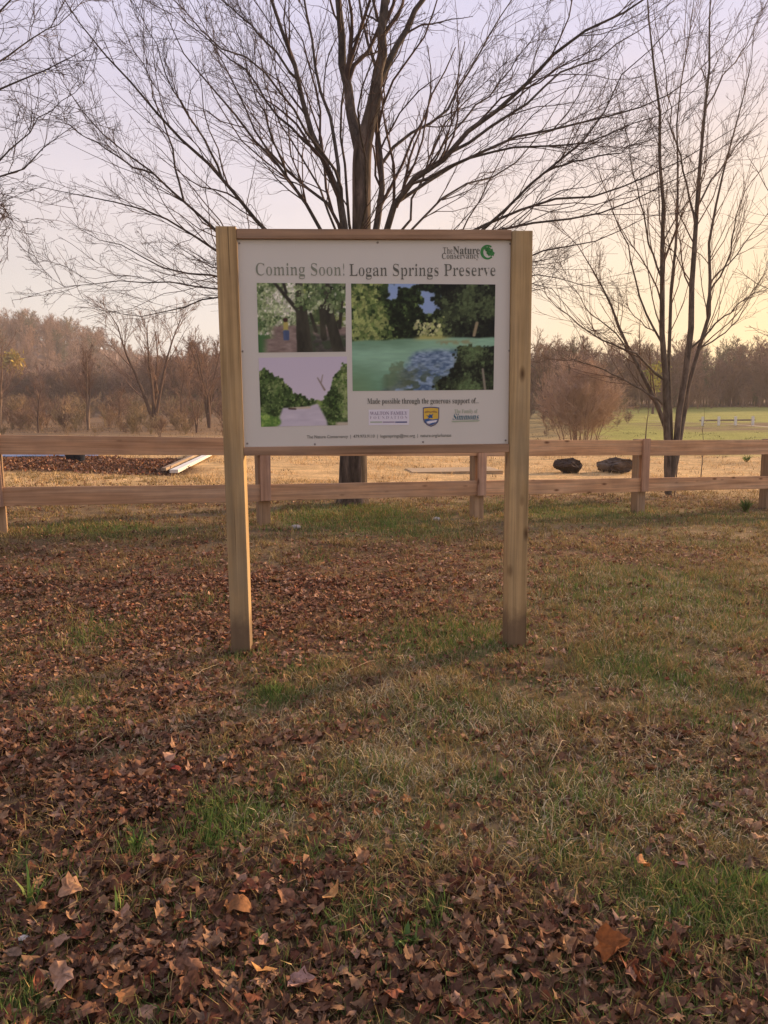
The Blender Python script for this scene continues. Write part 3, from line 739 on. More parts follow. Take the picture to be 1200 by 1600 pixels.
def slivers(P, r, rg):
    """the finest far twigs, each one thin blade (n,2,3)"""
    d = P[:, 1] - P[:, 0]
    w = nrm(np.cross(d, rg.normal(0, 1, d.shape))) * r[:, None]
    V = np.stack([P[:, 0] - w, P[:, 0] + w, P[:, 1] + w * .6, P[:, 1] - w * .6], 1).reshape(-1, 3)
    return V, np.arange(len(V)).reshape(-1, 4)
def far_wood(name, label, spots, hs, cols, nv, n1, n2, n3, rtw, seed, stems=(1, 3), lean=.12, up=.14, spread=.4):
    """hundreds of bare trees seen as one brown mass"""
    rg = np.random.default_rng(seed)
    var = []
    for v in range(nv):
        P, R, A, RA, B, RB = stems_tree(1.0, int(rg.integers(stems[0], stems[1] + 1)), lean, spread, rg, n1, n2, r0=.016, up=up, tmin=.12, rtw=rtw)
        Va, Qa = tubes(P[:, ::2], R[:, ::2], 4); Vb, Qb = tubes(A[:, ::2], RA[:, ::2], 3)
        C, RC = grow(B, RB, n3, .1, 1, .75, .03, .22, .7, up, 3, .9, rtw * .7, .2, rg)
        Vc, Qc = slivers(np.concatenate([B[:, [0, 3]], C[:, [0, 2]]]), np.concatenate([RB[:, 0], RC[:, 0]]), rg)
        var.append((np.vstack([Va, Vb, Vc]), np.vstack([Qa, Qb + len(Va), Qc + len(Va) + len(Vb)])))
    n = len(spots); spots = np.asarray(spots, np.float32) - np.array([0, 0, .1], np.float32); hs = np.asarray(hs)
    me = bpy.data.meshes.new(name); me.vertices.add(n); me.vertices.foreach_set('co', spots.astype(np.float32).ravel())
    wd = rg.uniform(.85, 1.35, n)
    def attr(nm, typ, v, f='vector'):
        a_ = me.attributes.new(nm, typ, 'POINT'); a_.data.foreach_set(f, np.ascontiguousarray(v, dtype=np.int32 if typ == 'INT' else np.float32).ravel())
    attr('turn', 'FLOAT_VECTOR', np.column_stack([np.zeros(n), np.zeros(n), rg.uniform(0, 6.28, n)]))
    attr('size', 'FLOAT_VECTOR', np.column_stack([hs * wd, hs * wd, hs]))
    attr('pick', 'INT', rg.integers(0, nv, n), 'value')
    tint = np.asarray(cols)[rg.integers(0, len(cols), n)] * rg.uniform(.85, 1.15, (n, 1))
    attr('tint', 'FLOAT_COLOR', np.column_stack([tint, np.ones(n)]), 'color')
    me.materials.append(M_wood_far)
    o = link(name, me)
    ng = bpy.data.node_groups.new(name, 'GeometryNodeTree')
    ng.interface.new_socket('Geometry', in_out='INPUT', socket_type='NodeSocketGeometry'); ng.interface.new_socket('Geometry', in_out='OUTPUT', socket_type='NodeSocketGeometry')
    gi, go = ng.nodes.new('NodeGroupInput'), ng.nodes.new('NodeGroupOutput')
    iop, g2i = ng.nodes.new('GeometryNodeInstanceOnPoints'), ng.nodes.new('GeometryNodeGeometryToInstance')
    for V, Q in reversed(var):
        vo = mesh(name + '_form', V, Q, M_wood_far); COL.objects.unlink(vo)
        oi = ng.nodes.new('GeometryNodeObjectInfo'); oi.inputs['Object'].default_value = vo; oi.inputs['As Instance'].default_value = False
        ng.links.new(oi.outputs['Geometry'], g2i.inputs[0])
    def named(nm, typ):
        q = ng.nodes.new('GeometryNodeInputNamedAttribute'); q.data_type = typ; q.inputs['Name'].default_value = nm
        return [x for x in q.outputs if x.enabled and x.name == 'Attribute'][0]
    iop.inputs['Pick Instance'].default_value = True
    e2r = ng.nodes.new('FunctionNodeEulerToRotation')
    ng.links.new(named('turn', 'FLOAT_VECTOR'), e2r.inputs[0]); ng.links.new(e2r.outputs[0], iop.inputs['Rotation'])
    ng.links.new(named('size', 'FLOAT_VECTOR'), iop.inputs['Scale']); ng.links.new(named('pick', 'INT'), iop.inputs['Instance Index'])
    ng.links.new(gi.outputs[0], iop.inputs['Points']); ng.links.new(g2i.outputs[0], iop.inputs['Instance']); ng.links.new(iop.outputs[0], go.inputs[0])
    md = o.modifiers.new('scatter', 'NODES'); md.node_group = ng
    return tag(o, label, 'woods', kind='stuff')
rgw = np.random.default_rng(77)
brown = [(.27, .165, .115), (.23, .145, .11), (.31, .185, .12), (.24, .15, .115), (.29, .19, .12), (.27, .165, .115), (.29, .175, .12), (.25, .16, .11), (.14, .14, .08)]
n = 620
sx, sy = rgw.uniform(12, 130, n), rgw.uniform(86, 120, n)
sx = np.concatenate([sx, rgw.uniform(-30, 14, 150)]); sy = np.concatenate([sy, rgw.uniform(90, 125, 150)])
hh = rgw.uniform(5.8, 8.8, len(sx)) * np.where(rgw.uniform(0, 1, len(sx)) < .3, .6, 1)
ux = rgw.uniform(-30, 110, 300); uy = rgw.uniform(85, 104, 300)
sx, sy, hh = np.concatenate([sx, ux]), np.concatenate([sy, uy]), np.concatenate([hh, rgw.uniform(1.6, 3.4, 300)])
far_wood('bare_woods', 'dark mass of bare woods along the far edge of the green field at the right', np.column_stack([sx, sy, gz(sx, sy)]), hh, brown, 8, 15, 8, 3, .0038, 41, spread=.42)
n = 330
sx, sy = rgw.uniform(-95, -14, n), rgw.uniform(102, 128, n)
far_wood('scrub_belt', 'low dark belt of leafless scrub along the far edge of the brown field', np.column_stack([sx, sy, gz(sx, sy)]), rgw.uniform(3.6, 6.2, n), [(.22, .145, .115), (.20, .13, .11), (.25, .17, .12), (.20, .145, .11), (.27, .175, .12)], 8, 15, 7, 3, .0055, 42, lean=.25, spread=.5)
n = 1000
sx, sy = rgw.uniform(-.66, -.13, n), rgw.uniform(135, 265, n); sx = sx * sy
far_wood('hill_woods', 'bare woods covering the low hill at the left', np.column_stack([sx, sy, np.maximum(hz(sx, sy), -1) + gz(sx * 0, sy)]), rgw.uniform(5, 8.2, n), [(.30, .195, .145), (.28, .185, .145), (.33, .215, .15), (.29, .20, .15), (.26, .175, .14), (.30, .195, .145), (.31, .20, .15), (.18, .16, .11)], 6, 13, 7, 3, .0062, 43, spread=.5)

n = 210
sx = rgw.uniform(-.55, -.19, n); sy = rgw.uniform(40, 96, n); sx = sx * sy
rx_ = rgw.uniform(.16, .33, 60); ry_ = rgw.uniform(38, 84, 60); sx, sy = np.concatenate([sx, rx_ * ry_]), np.concatenate([sy, ry_]); n += 60
far_wood('field_brush', 'tangled low brown brush and stalks scattered over the rough far field', np.column_stack([sx, sy, gz(sx, sy)]), rgw.uniform(.5, 1.9, n) * (.6 + .6 * smooth(44, 60, sy)), [(.27, .18, .12), (.22, .145, .105), (.33, .235, .14), (.25, .19, .11)], 6, 9, 6, 2, .008, 44, stems=(3, 6), lean=.5, spread=.6)

# ------------------------------------------------------------------ evening haze
hb = np.array([(x, y, z) for z in (-3, 42) for x, y in ((-800, -48), (800, -48), (800, 426), (-800, 426))], float)
haze = mesh('haze', hb, np.array([(3, 2, 1, 0), (4, 5, 6, 7), (0, 1, 5, 4), (1, 2, 6, 5), (2, 3, 7, 6), (3, 0, 4, 7)]), None)
hm = bpy.data.materials.new('haze_air'); hm.use_nodes = True; ht = hm.node_tree; ht.nodes.clear()
ho = ht.nodes.new('ShaderNodeOutputMaterial'); hv = ht.nodes.new('ShaderNodeVolumePrincipled')
hv.inputs['Color'].default_value = (.86, .80, .76, 1); hv.inputs['Density'].default_value = .0009; hv.inputs['Anisotropy'].default_value = .2
ht.links.new(hv.outputs[0], ho.inputs['Volume']); haze.data.materials.append(hm)
tag(haze, kind='stuff')

# ------------------------------------------------------------------ fence
FD = lambda px: 9.3 * 98 / (110 - .03 * px)                  # the fence recedes to the right
Pa, Pb = at(0, 720, FD(0)), at(1200, 720, FD(1200))
fu = np.array([Pb[0] - Pa[0], Pb[1] - Pa[1], 0]); fu /= np.linalg.norm(fu)
fn = np.array([fu[1], -fu[0], 0])                            # towards the viewer
fyaw = math.atan2(fu[1], fu[0])
def fence_pt(px, py):                                        # sight line on the fence's vertical plane
    d = ray(px, py); o = np.array([0, 0, EYE])
    t = ((Pa - o) @ fn) / (d @ fn)
    return o + d * t
def fence_s(px): return float((fence_pt(px, 720) - Pa) @ fu)
fence = empty('wooden_fence', (Pa[0], Pa[1], float(gz(Pa[0], Pa[1]))), 0)
tag(fence, 'two rail fence of new reddish boards on square posts running behind the sign', 'fence')
fo = np.array(fence.location)
# (px of the post, top of the upper rail, bottom of the upper, top of the lower, bottom of the lower, foot)
posts_px = [(-8, 679, 708, 760, 791, 830), (409, 684, 712, 756, 781, 828), (745, 687, 711, 750, 773, 805), (999, 687.5, 712, 746, 767, 800), (1200, 687, 709, 743, 762, 787)]
FP = []
for px, a_, b_, c_, d_, e_ in posts_px:
    s = fence_s(px)
    FP.append([s] + [fence_pt(px, v)[2] for v in (a_, b_, c_, d_, e_)])
st_ = FP[1][0] - FP[0][0]
ext = lambda p, q, k: [p[i] + (p[i] - q[i]) * k for i in range(6)]
FP = [ext(FP[0], FP[1], 1.0)] + FP + [ext(FP[-1], FP[-2], 1.0), ext(FP[-1], FP[-2], 2.0)]
def rail_obj(name, s0, z0, s1, z1, h0, h1, mat, off, th):
    ln = math.hypot(s1 - s0, z1 - z0); p = Pa + fu * s0 + fn * off
    o = box(name, (ln / 2, 0, -(h0 + h1) / 4), (ln - .006, th, (h0 + h1) / 2), mat, fence, .004)
    me = o.data
    R3 = Matrix.Rotation(fyaw, 3, 'Z') @ Matrix.Rotation(-math.atan2(z1 - z0, s1 - s0), 3, 'Y')
    o.matrix_local = Matrix.Translation((p[0] - fo[0], p[1] - fo[1], z0 - fo[2])) @ R3.to_4x4()
    return o
for i in range(len(FP) - 1):
    A_, B_ = FP[i], FP[i + 1]
    rail_obj('rail', A_[0], A_[1], B_[0], B_[1], A_[1] - A_[2], B_[1] - B_[2], M_rail, .094 + .001 * (i % 2), .038)
    rail_obj('rail', A_[0], A_[3], B_[0], B_[3], A_[3] - A_[4], B_[3] - B_[4], M_rail, .094 + .001 * (i % 2), .038)
for i, f in enumerate(FP):
    p = Pa + fu * f[0]
    g = float(gz(p[0], p[1])); top = f[1] + .012; bot = min(g, f[5]) - .12
    o = box('fence_post', (0, 0, (top + bot) / 2), (.145, .145, top - bot), M_fpost, fence, .006)
    o.location = (p[0] - fo[0], p[1] - fo[1], -fo[2]); o.rotation_euler = (0, 0, fyaw + rng.normal(0, .015))
    q = p + fn * .134
    o = box('batten', (0, 0, (f[1] + .02 + f[4] + .005) / 2), (.125, .032, f[1] - f[4] + .02), M_batten, fence, .003)
    o.location = (q[0] - fo[0], q[1] - fo[1], -fo[2]); o.rotation_euler = (0, rng.normal(0, .008), fyaw)

# ------------------------------------------------------------------ the sign
SY = math.radians(3.4)
SL = hit(375, 1025); SRp = hit(806, 1015)
SL[2] = SRp[2] = 0
su = np.array([math.cos(SY), math.sin(SY), 0]); sn = np.array([su[1], -su[0], 0])
def sign_loc(px, py, off=0.0):
    """local (x, z) on the plane of the posts' front, off metres before it"""
    d = ray(px, py); o = np.array([0, 0, EYE]); q = SL + sn * off
    t = ((q - o) @ sn) / (d @ sn); p = o + d * t
    return float((p - SL) @ su), float(p[2])
sign = empty('information_sign', SL, SY)
tag(sign, 'wooden sign on two square posts with a white printed panel announcing a nature preserve', 'sign')
def sbox(name, x0, x1, z0, z1, y0, y1, mat, parent=None, bev=.004):
    """y is measured from the posts' front, positive to the back"""
    return box(name, ((x0 + x1) / 2, (y0 + y1) / 2, (z0 + z1) / 2), (x1 - x0, y1 - y0, z1 - z0), mat, parent or sign, bev)
PW = .140
lx = (sign_loc(337, 370)[0] + sign_loc(361, 1020)[0]) / 2
lx1 = (sign_loc(370, 370)[0] + sign_loc(390, 1020)[0]) / 2
rx0 = (sign_loc(802, 370)[0] + sign_loc(791, 1010)[0]) / 2
rx1 = (sign_loc(833, 370)[0] + sign_loc(822, 1010)[0]) / 2
ztl, ztr = sign_loc(352, 353)[1], sign_loc(818, 360)[1]
sbox('post', lx, lx1, -.15, ztl, 0, PW, M_post, bev=.006)
sbox('post', rx0, rx1, -.15, ztr, 0, PW, M_post, bev=.006)
zt1 = (sign_loc(380, 372)[1] + sign_loc(795, 374)[1]) / 2
zt2 = (sign_loc(380, 356)[1] + sign_loc(795, 359)[1]) / 2
zb1 = (sign_loc(390, 699)[1] + sign_loc(790, 694)[1]) / 2
zb0 = (sign_loc(390, 713)[1] + sign_loc(790, 706)[1]) / 2
sbox('top_rail', lx1 + .001, rx0 - .001, zt1, zt2, .006, .075, M_srail)
sbox('bottom_rail', lx1 + .001, rx0 - .001, zb0, zb1, .004, .075, M_srail)
YP = .030                                                    # the panel sits that far behind the posts' front
panel = sbox('panel', lx1 + .002, rx0 - .002, zb1 + .001, zt1 - .001, YP, YP + .012, M_white, bev=.0015)
def pl(px, py):                                              # a picture point on the panel's face
    return sign_loc(px, py, -YP)
def flat(name, poly, mat, lift=.0012, parent=None):
    """a printed patch: outline in panel coordinates"""
    V = np.array([(x, YP - lift, z) for x, z in poly]); n = len(V)
    c = V.mean(0)
    return mesh(name, np.vstack([V, c]), np.array([(i, (i + 1) % n, n) for i in range(n)]), mat, parent or panel)
def boldserif(s):
    o = ''
    for ch in s:
        if 'A' <= ch <= 'Z': o += chr(0x1d400 + ord(ch) - 65)
        elif 'a' <= ch <= 'z': o += chr(0x1d41a + ord(ch) - 97)
        else: o += ch
    return o
DEPS = []
def thinned(cu, d):
    """outline lettering with its upright strokes d narrower on either side, hairlines kept"""
    from mathutils.geometry import interpolate_bezier
    out = bpy.data.curves.new(cu.name, 'CURVE'); out.dimensions = '2D'; out.fill_mode = 'FRONT'
    loops = []
    for sp in cu.splines:
        bp = sp.bezier_points; k = len(bp); pts = []
        for i in range(k):
            a_, b_ = bp[i], bp[(i + 1) % k]
            pts += [p.copy() for p in interpolate_bezier(a_.co, a_.handle_right, b_.handle_left, b_.co, 7)[:-1]]
        P = np.array([(p.x, p.y) for p in pts])
        loops.append(P[np.linalg.norm(P - np.roll(P, 1, 0), axis=1) > 1e-5])
    def inside(q, P):
        a_, b_ = P, np.roll(P, -1, 0)
        c_ = (a_[:, 1] > q[1]) != (b_[:, 1] > q[1])
        xx_ = a_[:, 0] + (q[1] - a_[:, 1]) / np.where(c_, b_[:, 1] - a_[:, 1], 1) * (b_[:, 0] - a_[:, 0])
        return int((c_ & (q[0] < xx_)).sum()) % 2 == 1
    for li, P in enumerate(loops):
        area = .5 * (P[:, 0] * np.roll(P[:, 1], -1) - np.roll(P[:, 0], -1) * P[:, 1]).sum()
        hole = sum(inside(P[0], O) for lj, O in enumerate(loops) if lj != li) % 2 == 1
        sg = (1 if area > 0 else -1) * (1 if hole else -1)
        e = np.roll(P, -1, 0) - P; e /= np.maximum(np.linalg.norm(e, axis=1, keepdims=True), 1e-9)
        nx = np.stack([e[:, 1], -e[:, 0]], 1)
        nm = nx + np.roll(nx, 1, 0); nm /= np.maximum(np.linalg.norm(nm, axis=1, keepdims=True), 1e-9)
        v = np.clip(np.abs(nm[:, 0]) * 1.5 - .5, 0, 1) * np.sign(nm[:, 0])
        P[:, 0] += v * d * sg
        ns = out.splines.new('POLY'); ns.points.add(len(P) - 1); ns.use_cyclic_u = True
        ns.points.foreach_set('co', np.column_stack([P, np.zeros(len(P)), np.ones(len(P))]).astype(np.float32).ravel())
    return out
def text(name, s, px0, px1, py_base, px_h, mat, serif=True, off=0.0, lift=.0022, shear=0.0, parent=None, thin=0):
    """lettering from px0 to px1 along the base line; px_h is the height of its capitals"""
    cu = bpy.data.curves.new(name, 'FONT'); cu.body = boldserif(s) if serif else s
    cu.offset = off; cu.shear = shear; cu.resolution_u = 3; cu.fill_mode = 'FRONT'
    tmp = bpy.data.objects.new(name, cu); COL.objects.link(tmp)
    bpy.context.view_layer.update()
    if thin:
        c2 = thinned(tmp.to_curve(bpy.context.evaluated_depsgraph_get()), thin)
        tmp.to_curve_clear(); bpy.data.objects.remove(tmp)
        tmp = bpy.data.objects.new(name, c2); COL.objects.link(tmp); bpy.data.curves.remove(cu); cu = c2
        bpy.context.view_layer.update()
    me = bpy.data.meshes.new_from_object(tmp.evaluated_get(bpy.context.evaluated_depsgraph_get()))
    bpy.data.objects.remove(tmp); bpy.data.curves.remove(cu)
    co = np.zeros(len(me.vertices) * 3, np.float32); me.vertices.foreach_get('co', co); co = co.reshape(-1, 3)
    x0, z0 = pl(px0, py_base[0]); x1, z1 = pl(px1, py_base[1])
    hgt = abs(pl(px0, py_base[0] - px_h)[1] - z0)
    w = co[:, 0].max() - co[:, 0].min()
    u = (co[:, 0] - co[:, 0].min()) / w
    zz = co[:, 1] / .72 * hgt
    new = np.column_stack([x0 + u * (x1 - x0), np.full(len(co), YP - lift), z0 + (z1 - z0) * u + zz]).astype(np.float32)
    me.vertices.foreach_set('co', new.ravel()); me.update()
    me.materials.clear(); me.materials.append(mat)
    me.name = name
    return link(name, me, parent or panel)

def paint(name, corners, nx, ny, fn_, lab):
    u, v = np.meshgrid(np.linspace(0, 1, nx), np.linspace(0, 1, ny))
    tl, tr, br, bl = [np.array(pl(*c)) for c in corners]
    p = (tl * (1 - u[..., None]) + tr * u[..., None]) * v[..., None] + (bl * (1 - u[..., None]) + br * u[..., None]) * (1 - v[..., None])
    col = fn_(u, v)
    e_ = np.pad(col, ((1, 1), (1, 1), (0, 0)), 'edge')
    col = (e_[1:-1, 1:-1] * 2 + e_[:-2, 1:-1] + e_[2:, 1:-1] + e_[1:-1, :-2] + e_[1:-1, 2:]) / 6
    col = col * .86 + .14 * col.mean(-1, keepdims=True)
    V = np.column_stack([p[..., 0].ravel(), np.full(u.size, YP - .0012), p[..., 1].ravel()])
    a = np.arange(u.size).reshape(u.shape)
    Q = np.stack([a[:-1, :-1], a[:-1, 1:], a[1:, 1:], a[1:, :-1]], -1).reshape(-1, 4)
    o = mesh(name, V, Q, M_print, panel, col=lin(np.clip(col, 0, 255)).reshape(-1, 3)); o['label'] = lab
    return o
def lerp(a, b, t): return np.asarray(a, float) * (1 - t[..., None]) + np.asarray(b, float) * t[..., None]
def foliage(u, v, dark, light, sc, seed, lo=.38, hi=.66):
    n = .5 * fbm(u * sc, v * sc * .8, seed, 3) + .5 * fbm(u * sc * 3.3, v * sc * 2.8, seed + 7, 3)
    c = lerp(dark, light, smooth(lo, hi + .04, n))
    return c * (.86 + .28 * vnoise(u * sc * 9, v * sc * 8, seed + 3))[..., None]
def put(c, m, col): return c * (1 - m[..., None]) + np.asarray(col) * m[..., None]
def strip(u, v, u0, v0, u1, v1, w0, w1, soft=.006):
    """soft mask of a tapering stroke"""
    d = np.array([u1 - u0, v1 - v0]); L2_ = d @ d
    t = np.clip(((u - u0) * d[0] + (v - v0) * d[1]) / L2_, 0, 1)
    dist = np.hypot(u - u0 - t * d[0], v - v0 - t * d[1])
    return 1 - smooth(0, soft, dist - (w0 + (w1 - w0) * t))
def dabs(c, u, v, mask, pal, n, r, seed, asp=1.4):
    """many small touches of leaf colour, lighter ones gathered in clumps"""
    rg = np.random.default_rng(seed); ny, nx = u.shape; c = c.copy(); pal = np.asarray(pal, float)
    k = 0
    for _ in range(n * 6):
        if k >= n: break
        a_, b_ = rg.uniform(0, 1, 2)
        i, j = int(b_ * (ny - 1)), int(a_ * (nx - 1))
        if rg.uniform() > mask[i, j]: continue
        k += 1
        q = fbm(np.array([a_ * 6.0]), np.array([b_ * 5.0]), seed, 3)[0] * 1.7 - .35 + rg.normal(0, .2)
        col = pal[int(np.clip(q * len(pal), 0, len(pal) - 1))] * rg.uniform(.82, 1.18)
        rr = r * rg.uniform(.4, 1.2); wx, wy = max(1, int(rr * nx)), max(1, int(rr * ny * asp))
        i0, i1, j0, j1 = max(0, i - wy), min(ny, i + wy + 1), max(0, j - wx), min(nx, j + wx + 1)
        uu, vv = u[i0:i1, j0:j1] - a_, v[i0:i1, j0:j1] - b_
        m = (uu / rr) ** 2 + (vv / (rr * asp)) ** 2 + .5 * rg.uniform(-1, 1, uu.shape) < 1
        c[i0:i1, j0:j1][m] = col * rg.uniform(.85, 1.15, (m.sum(), 1))
    return c
DK = [(24, 34, 20), (36, 50, 26), (50, 70, 34), (72, 96, 46), (108, 130, 64), (156, 168, 92)]
DEEP = [(20, 24, 22), (28, 34, 26), (38, 46, 32), (54, 66, 42), (84, 100, 62)]
PALE = [(84, 108, 62), (118, 140, 86), (150, 168, 112), (180, 192, 144), (212, 216, 178), (236, 232, 208)]
LUSH = [(44, 60, 30), (60, 82, 38), (82, 108, 52), (108, 132, 70), (142, 158, 94)]
def photo_path(u, v):
    c = foliage(u, v, (98, 124, 72), (212, 222, 158), 13, 51)
    c = put(c, smooth(.45, .75, fbm(u * 5, v * 5, 52)) * smooth(.5, .0, u) * .6, (226, 214, 180))
    c = put(c, smooth(.16, .02, u) * smooth(.62, .3, v), (74, 122, 66))
    c = dabs(c, u, v, smooth(.2, .35, v) * 1.0, PALE, 2200, .017, 151)
    c = dabs(c, u, v, smooth(.2, .35, v) * smooth(.45, .6, u), DK, 500, .02, 152)
    path = smooth(.0, .05, .40 - v + .12 * (fbm(u * 8, v * 8, 53) - .5)) * smooth(.02, .14, u + (.46 - v) * .0 - .08 * (v > .2))
    c = put(c, path, lerp((112, 92, 84), (190, 166, 152), fbm(u * 14, v * 26, 54)))
    c = put(c, smooth(.42, .5, u) * smooth(.30, .2, v), lerp((58, 56, 52), (120, 112, 100), fbm(u * 18, v * 22, 55)))
    c = put(c, smooth(.55, .7, fbm(u * 12, v * 12, 56)) * smooth(.5, .6, u) * smooth(.15, .3, v) * .8, (238, 236, 214))
    c = put(c, smooth(.5, .62, fbm(u * 10 + 4, v * 10, 57)) * smooth(.45, .55, u) * .7, (66, 84, 54))
    for s in [(.20, 1.0, .46, .60, .012, .022), (.30, 1.0, .33, .86, .01, .012), (.47, 1.02, .50, .5, .03, .05), (.50, .6, .53, .0, .055, .085), (.46, .62, .48, .2, .02, .04), (.77, 1.02, .80, .6, .04, .055), (.80, .6, .92, -.02, .05, .062),
              (.72, .7, .75, .2, .02, .03), (.97, .95, .93, .35, .012, .014), (.60, .56, .66, .3, .01, .014), (.76, .95, .70, 1.0, .01, .01), (.92, .45, .86, .38, .014, .012)]:
        c = put(c, strip(u, v, *s, .012), lerp((46, 44, 36), (92, 88, 70), fbm(u * 20, v * 6, 58)))
    c = dabs(c, u, v, smooth(.55, .7, v) * smooth(.35, .5, u) * .6, PALE[:4], 320, .02, 153)
    c = put(c, strip(u, v, .315, .30, .317, .42, .020, .022, .012), (196, 180, 92))
    c = put(c, strip(u, v, .305, .19, .31, .30, .014, .022, .008), (86, 102, 140))
    c = put(c, strip(u, v, .335, .19, .33, .30, .014, .02, .008), (78, 94, 132))
    c = put(c, strip(u, v, .313, .465, .313, .475, .022, .022, .01), (74, 46, 40))
    return c
def photo_creek(u, v):
    edge = .47 + .05 * np.clip(u, 0, .6) + .015 * (fbm(u * 9, u * 0, 61) - .5)
    c = foliage(u, v, (34, 50, 26), (150, 168, 84), 15, 62, .42, .70)
    c = put(c, smooth(.5, .62, fbm(u * 8, v * 7, 63)) * smooth(.42, .2, u) * .45, (92, 120, 64))
    sky_ = smooth(.5, .58, fbm(u * 11, v * 11, 64) + .32 * np.exp(-((u - .30) / .09) ** 2 - ((v - .93) / .12) ** 2) + .26 * np.exp(-((u - .52) / .07) ** 2 - ((v - .80) / .12) ** 2) - .12 + .3 * (fbm(u * 34, v * 34, 78) - .5) - .05) * smooth(.66, .74, v) * smooth(.2, .26, u) * smooth(.7, .62, u)
    c = put(c, sky_, (150, 178, 224))
    c = put(c, smooth(.44, .5, u) * smooth(.72, .64, u) * smooth(.70, .62, v), foliage(u, v, (112, 130, 62), (206, 208, 132), 14, 65))
    c = dabs(c, u, v, (1 - sky_) * smooth(.44, .5, v) * smooth(.72, .6, u), DK, 3600, .014, 161)
    dk = smooth(.58, .74, u + .12 * (fbm(u * 6, v * 6, 66) - .5) + .10 * (v - .6))
    c = put(c, dk, foliage(u, v, (20, 26, 22), (66, 80, 52), 14, 67, .45, .72))
    c = dabs(c, u, v, dk * (1 - .8 * sky_) * (v > .4), DEEP, 2600, .014, 162)
    far_ = smooth(.42, .48, u) * smooth(.70, .62, u) * smooth(.70, .60, v) * smooth(.45, .48, v)
    c = dabs(c, u, v, far_, [(110, 128, 66), (138, 152, 84), (170, 178, 104), (204, 204, 140)], 420, .013, 164)
    wat = smooth(-.012, .012, edge - v)
    w = lerp((112, 164, 132), (150, 200, 164), smooth(.0, .45, v + .3 * u + .25 * (fbm(u * 4, v * 9, 68) - .5)))
    w = put(w, smooth(.36, .47, v + .05 * (fbm(u * 8, v * 5, 79) - .5)) * smooth(.62, .3, u) * .4, (76, 112, 78))
    w = w * (.93 + .14 * fbm(u * 12, v * 60, 80, 3))[..., None]
    w = put(w, smooth(.36, .0, v) * smooth(.3, .0, u) * .5, (132, 158, 96))
    blue = smooth(-.05, .06, u - .27 - .52 * v + .16 * (fbm(u * 9, v * 9, 74) - .5)) * smooth(.42, .34, v + .05 * (fbm(u * 7, v * 7, 75) - .5))
    w = put(w, blue, lerp((78, 106, 140), (164, 190, 216), smooth(.3, .7, .5 * fbm(u * 14, v * 30, 69) + .5 * fbm(u * 40, v * 80, 76))))
    w = put(w, smooth(.54, .62, fbm(u * 22, v * 26, 77)) * smooth(.30, .1, v) * smooth(.3, .4, u) * .8, (78, 96, 74))
    rk = smooth(.5, .6, fbm(u * 12, v * 12, 70) + .35 * (1 - np.clip(np.abs(v - (.02 + .55 * (u - .22))) * 7, 0, 1)) - .12) * smooth(.18, .25, u) * smooth(.5, .4, u) * smooth(.34, .26, v)
    w = put(w, rk * .6, lerp((84, 104, 72), (138, 146, 100), fbm(u * 30, v * 30, 71)) * .9)
    c = put(c, wat, w)
    c = put(c, np.exp(-((v - edge) / .02) ** 2) * smooth(.4, .5, u) * smooth(.72, .6, u), (190, 188, 104))
    c = put(c, np.exp(-((v - .455 - .04 * (u - .7)) / .022) ** 2) * smooth(.55, .64, u) * smooth(.9, .8, u) * .7 * smooth(.3, .6, fbm(u * 30, v * 30, 89)), (164, 144, 92))
    br = smooth(.0, .06, u - .70 + .10 * (fbm(u * 10, v * 10, 72) - .5) + .16 * smooth(.25, .0, v)) * smooth(.43, .38, v)
    c = put(c, br, foliage(u, v, (24, 36, 24), (92, 116, 66), 18, 73, .42, .68))
    c = dabs(c, u, v, br, DEEP[1:] + [(96, 120, 72)], 1700, .012, 163)
    c = put(c, strip(u, v, .94, .0, .92, .2, .006, .005, .006), (150, 140, 120))
    c = put(c, strip(u, v, .855, .52, .875, .64, .007, .007, .008), (168, 150, 112))
    return c
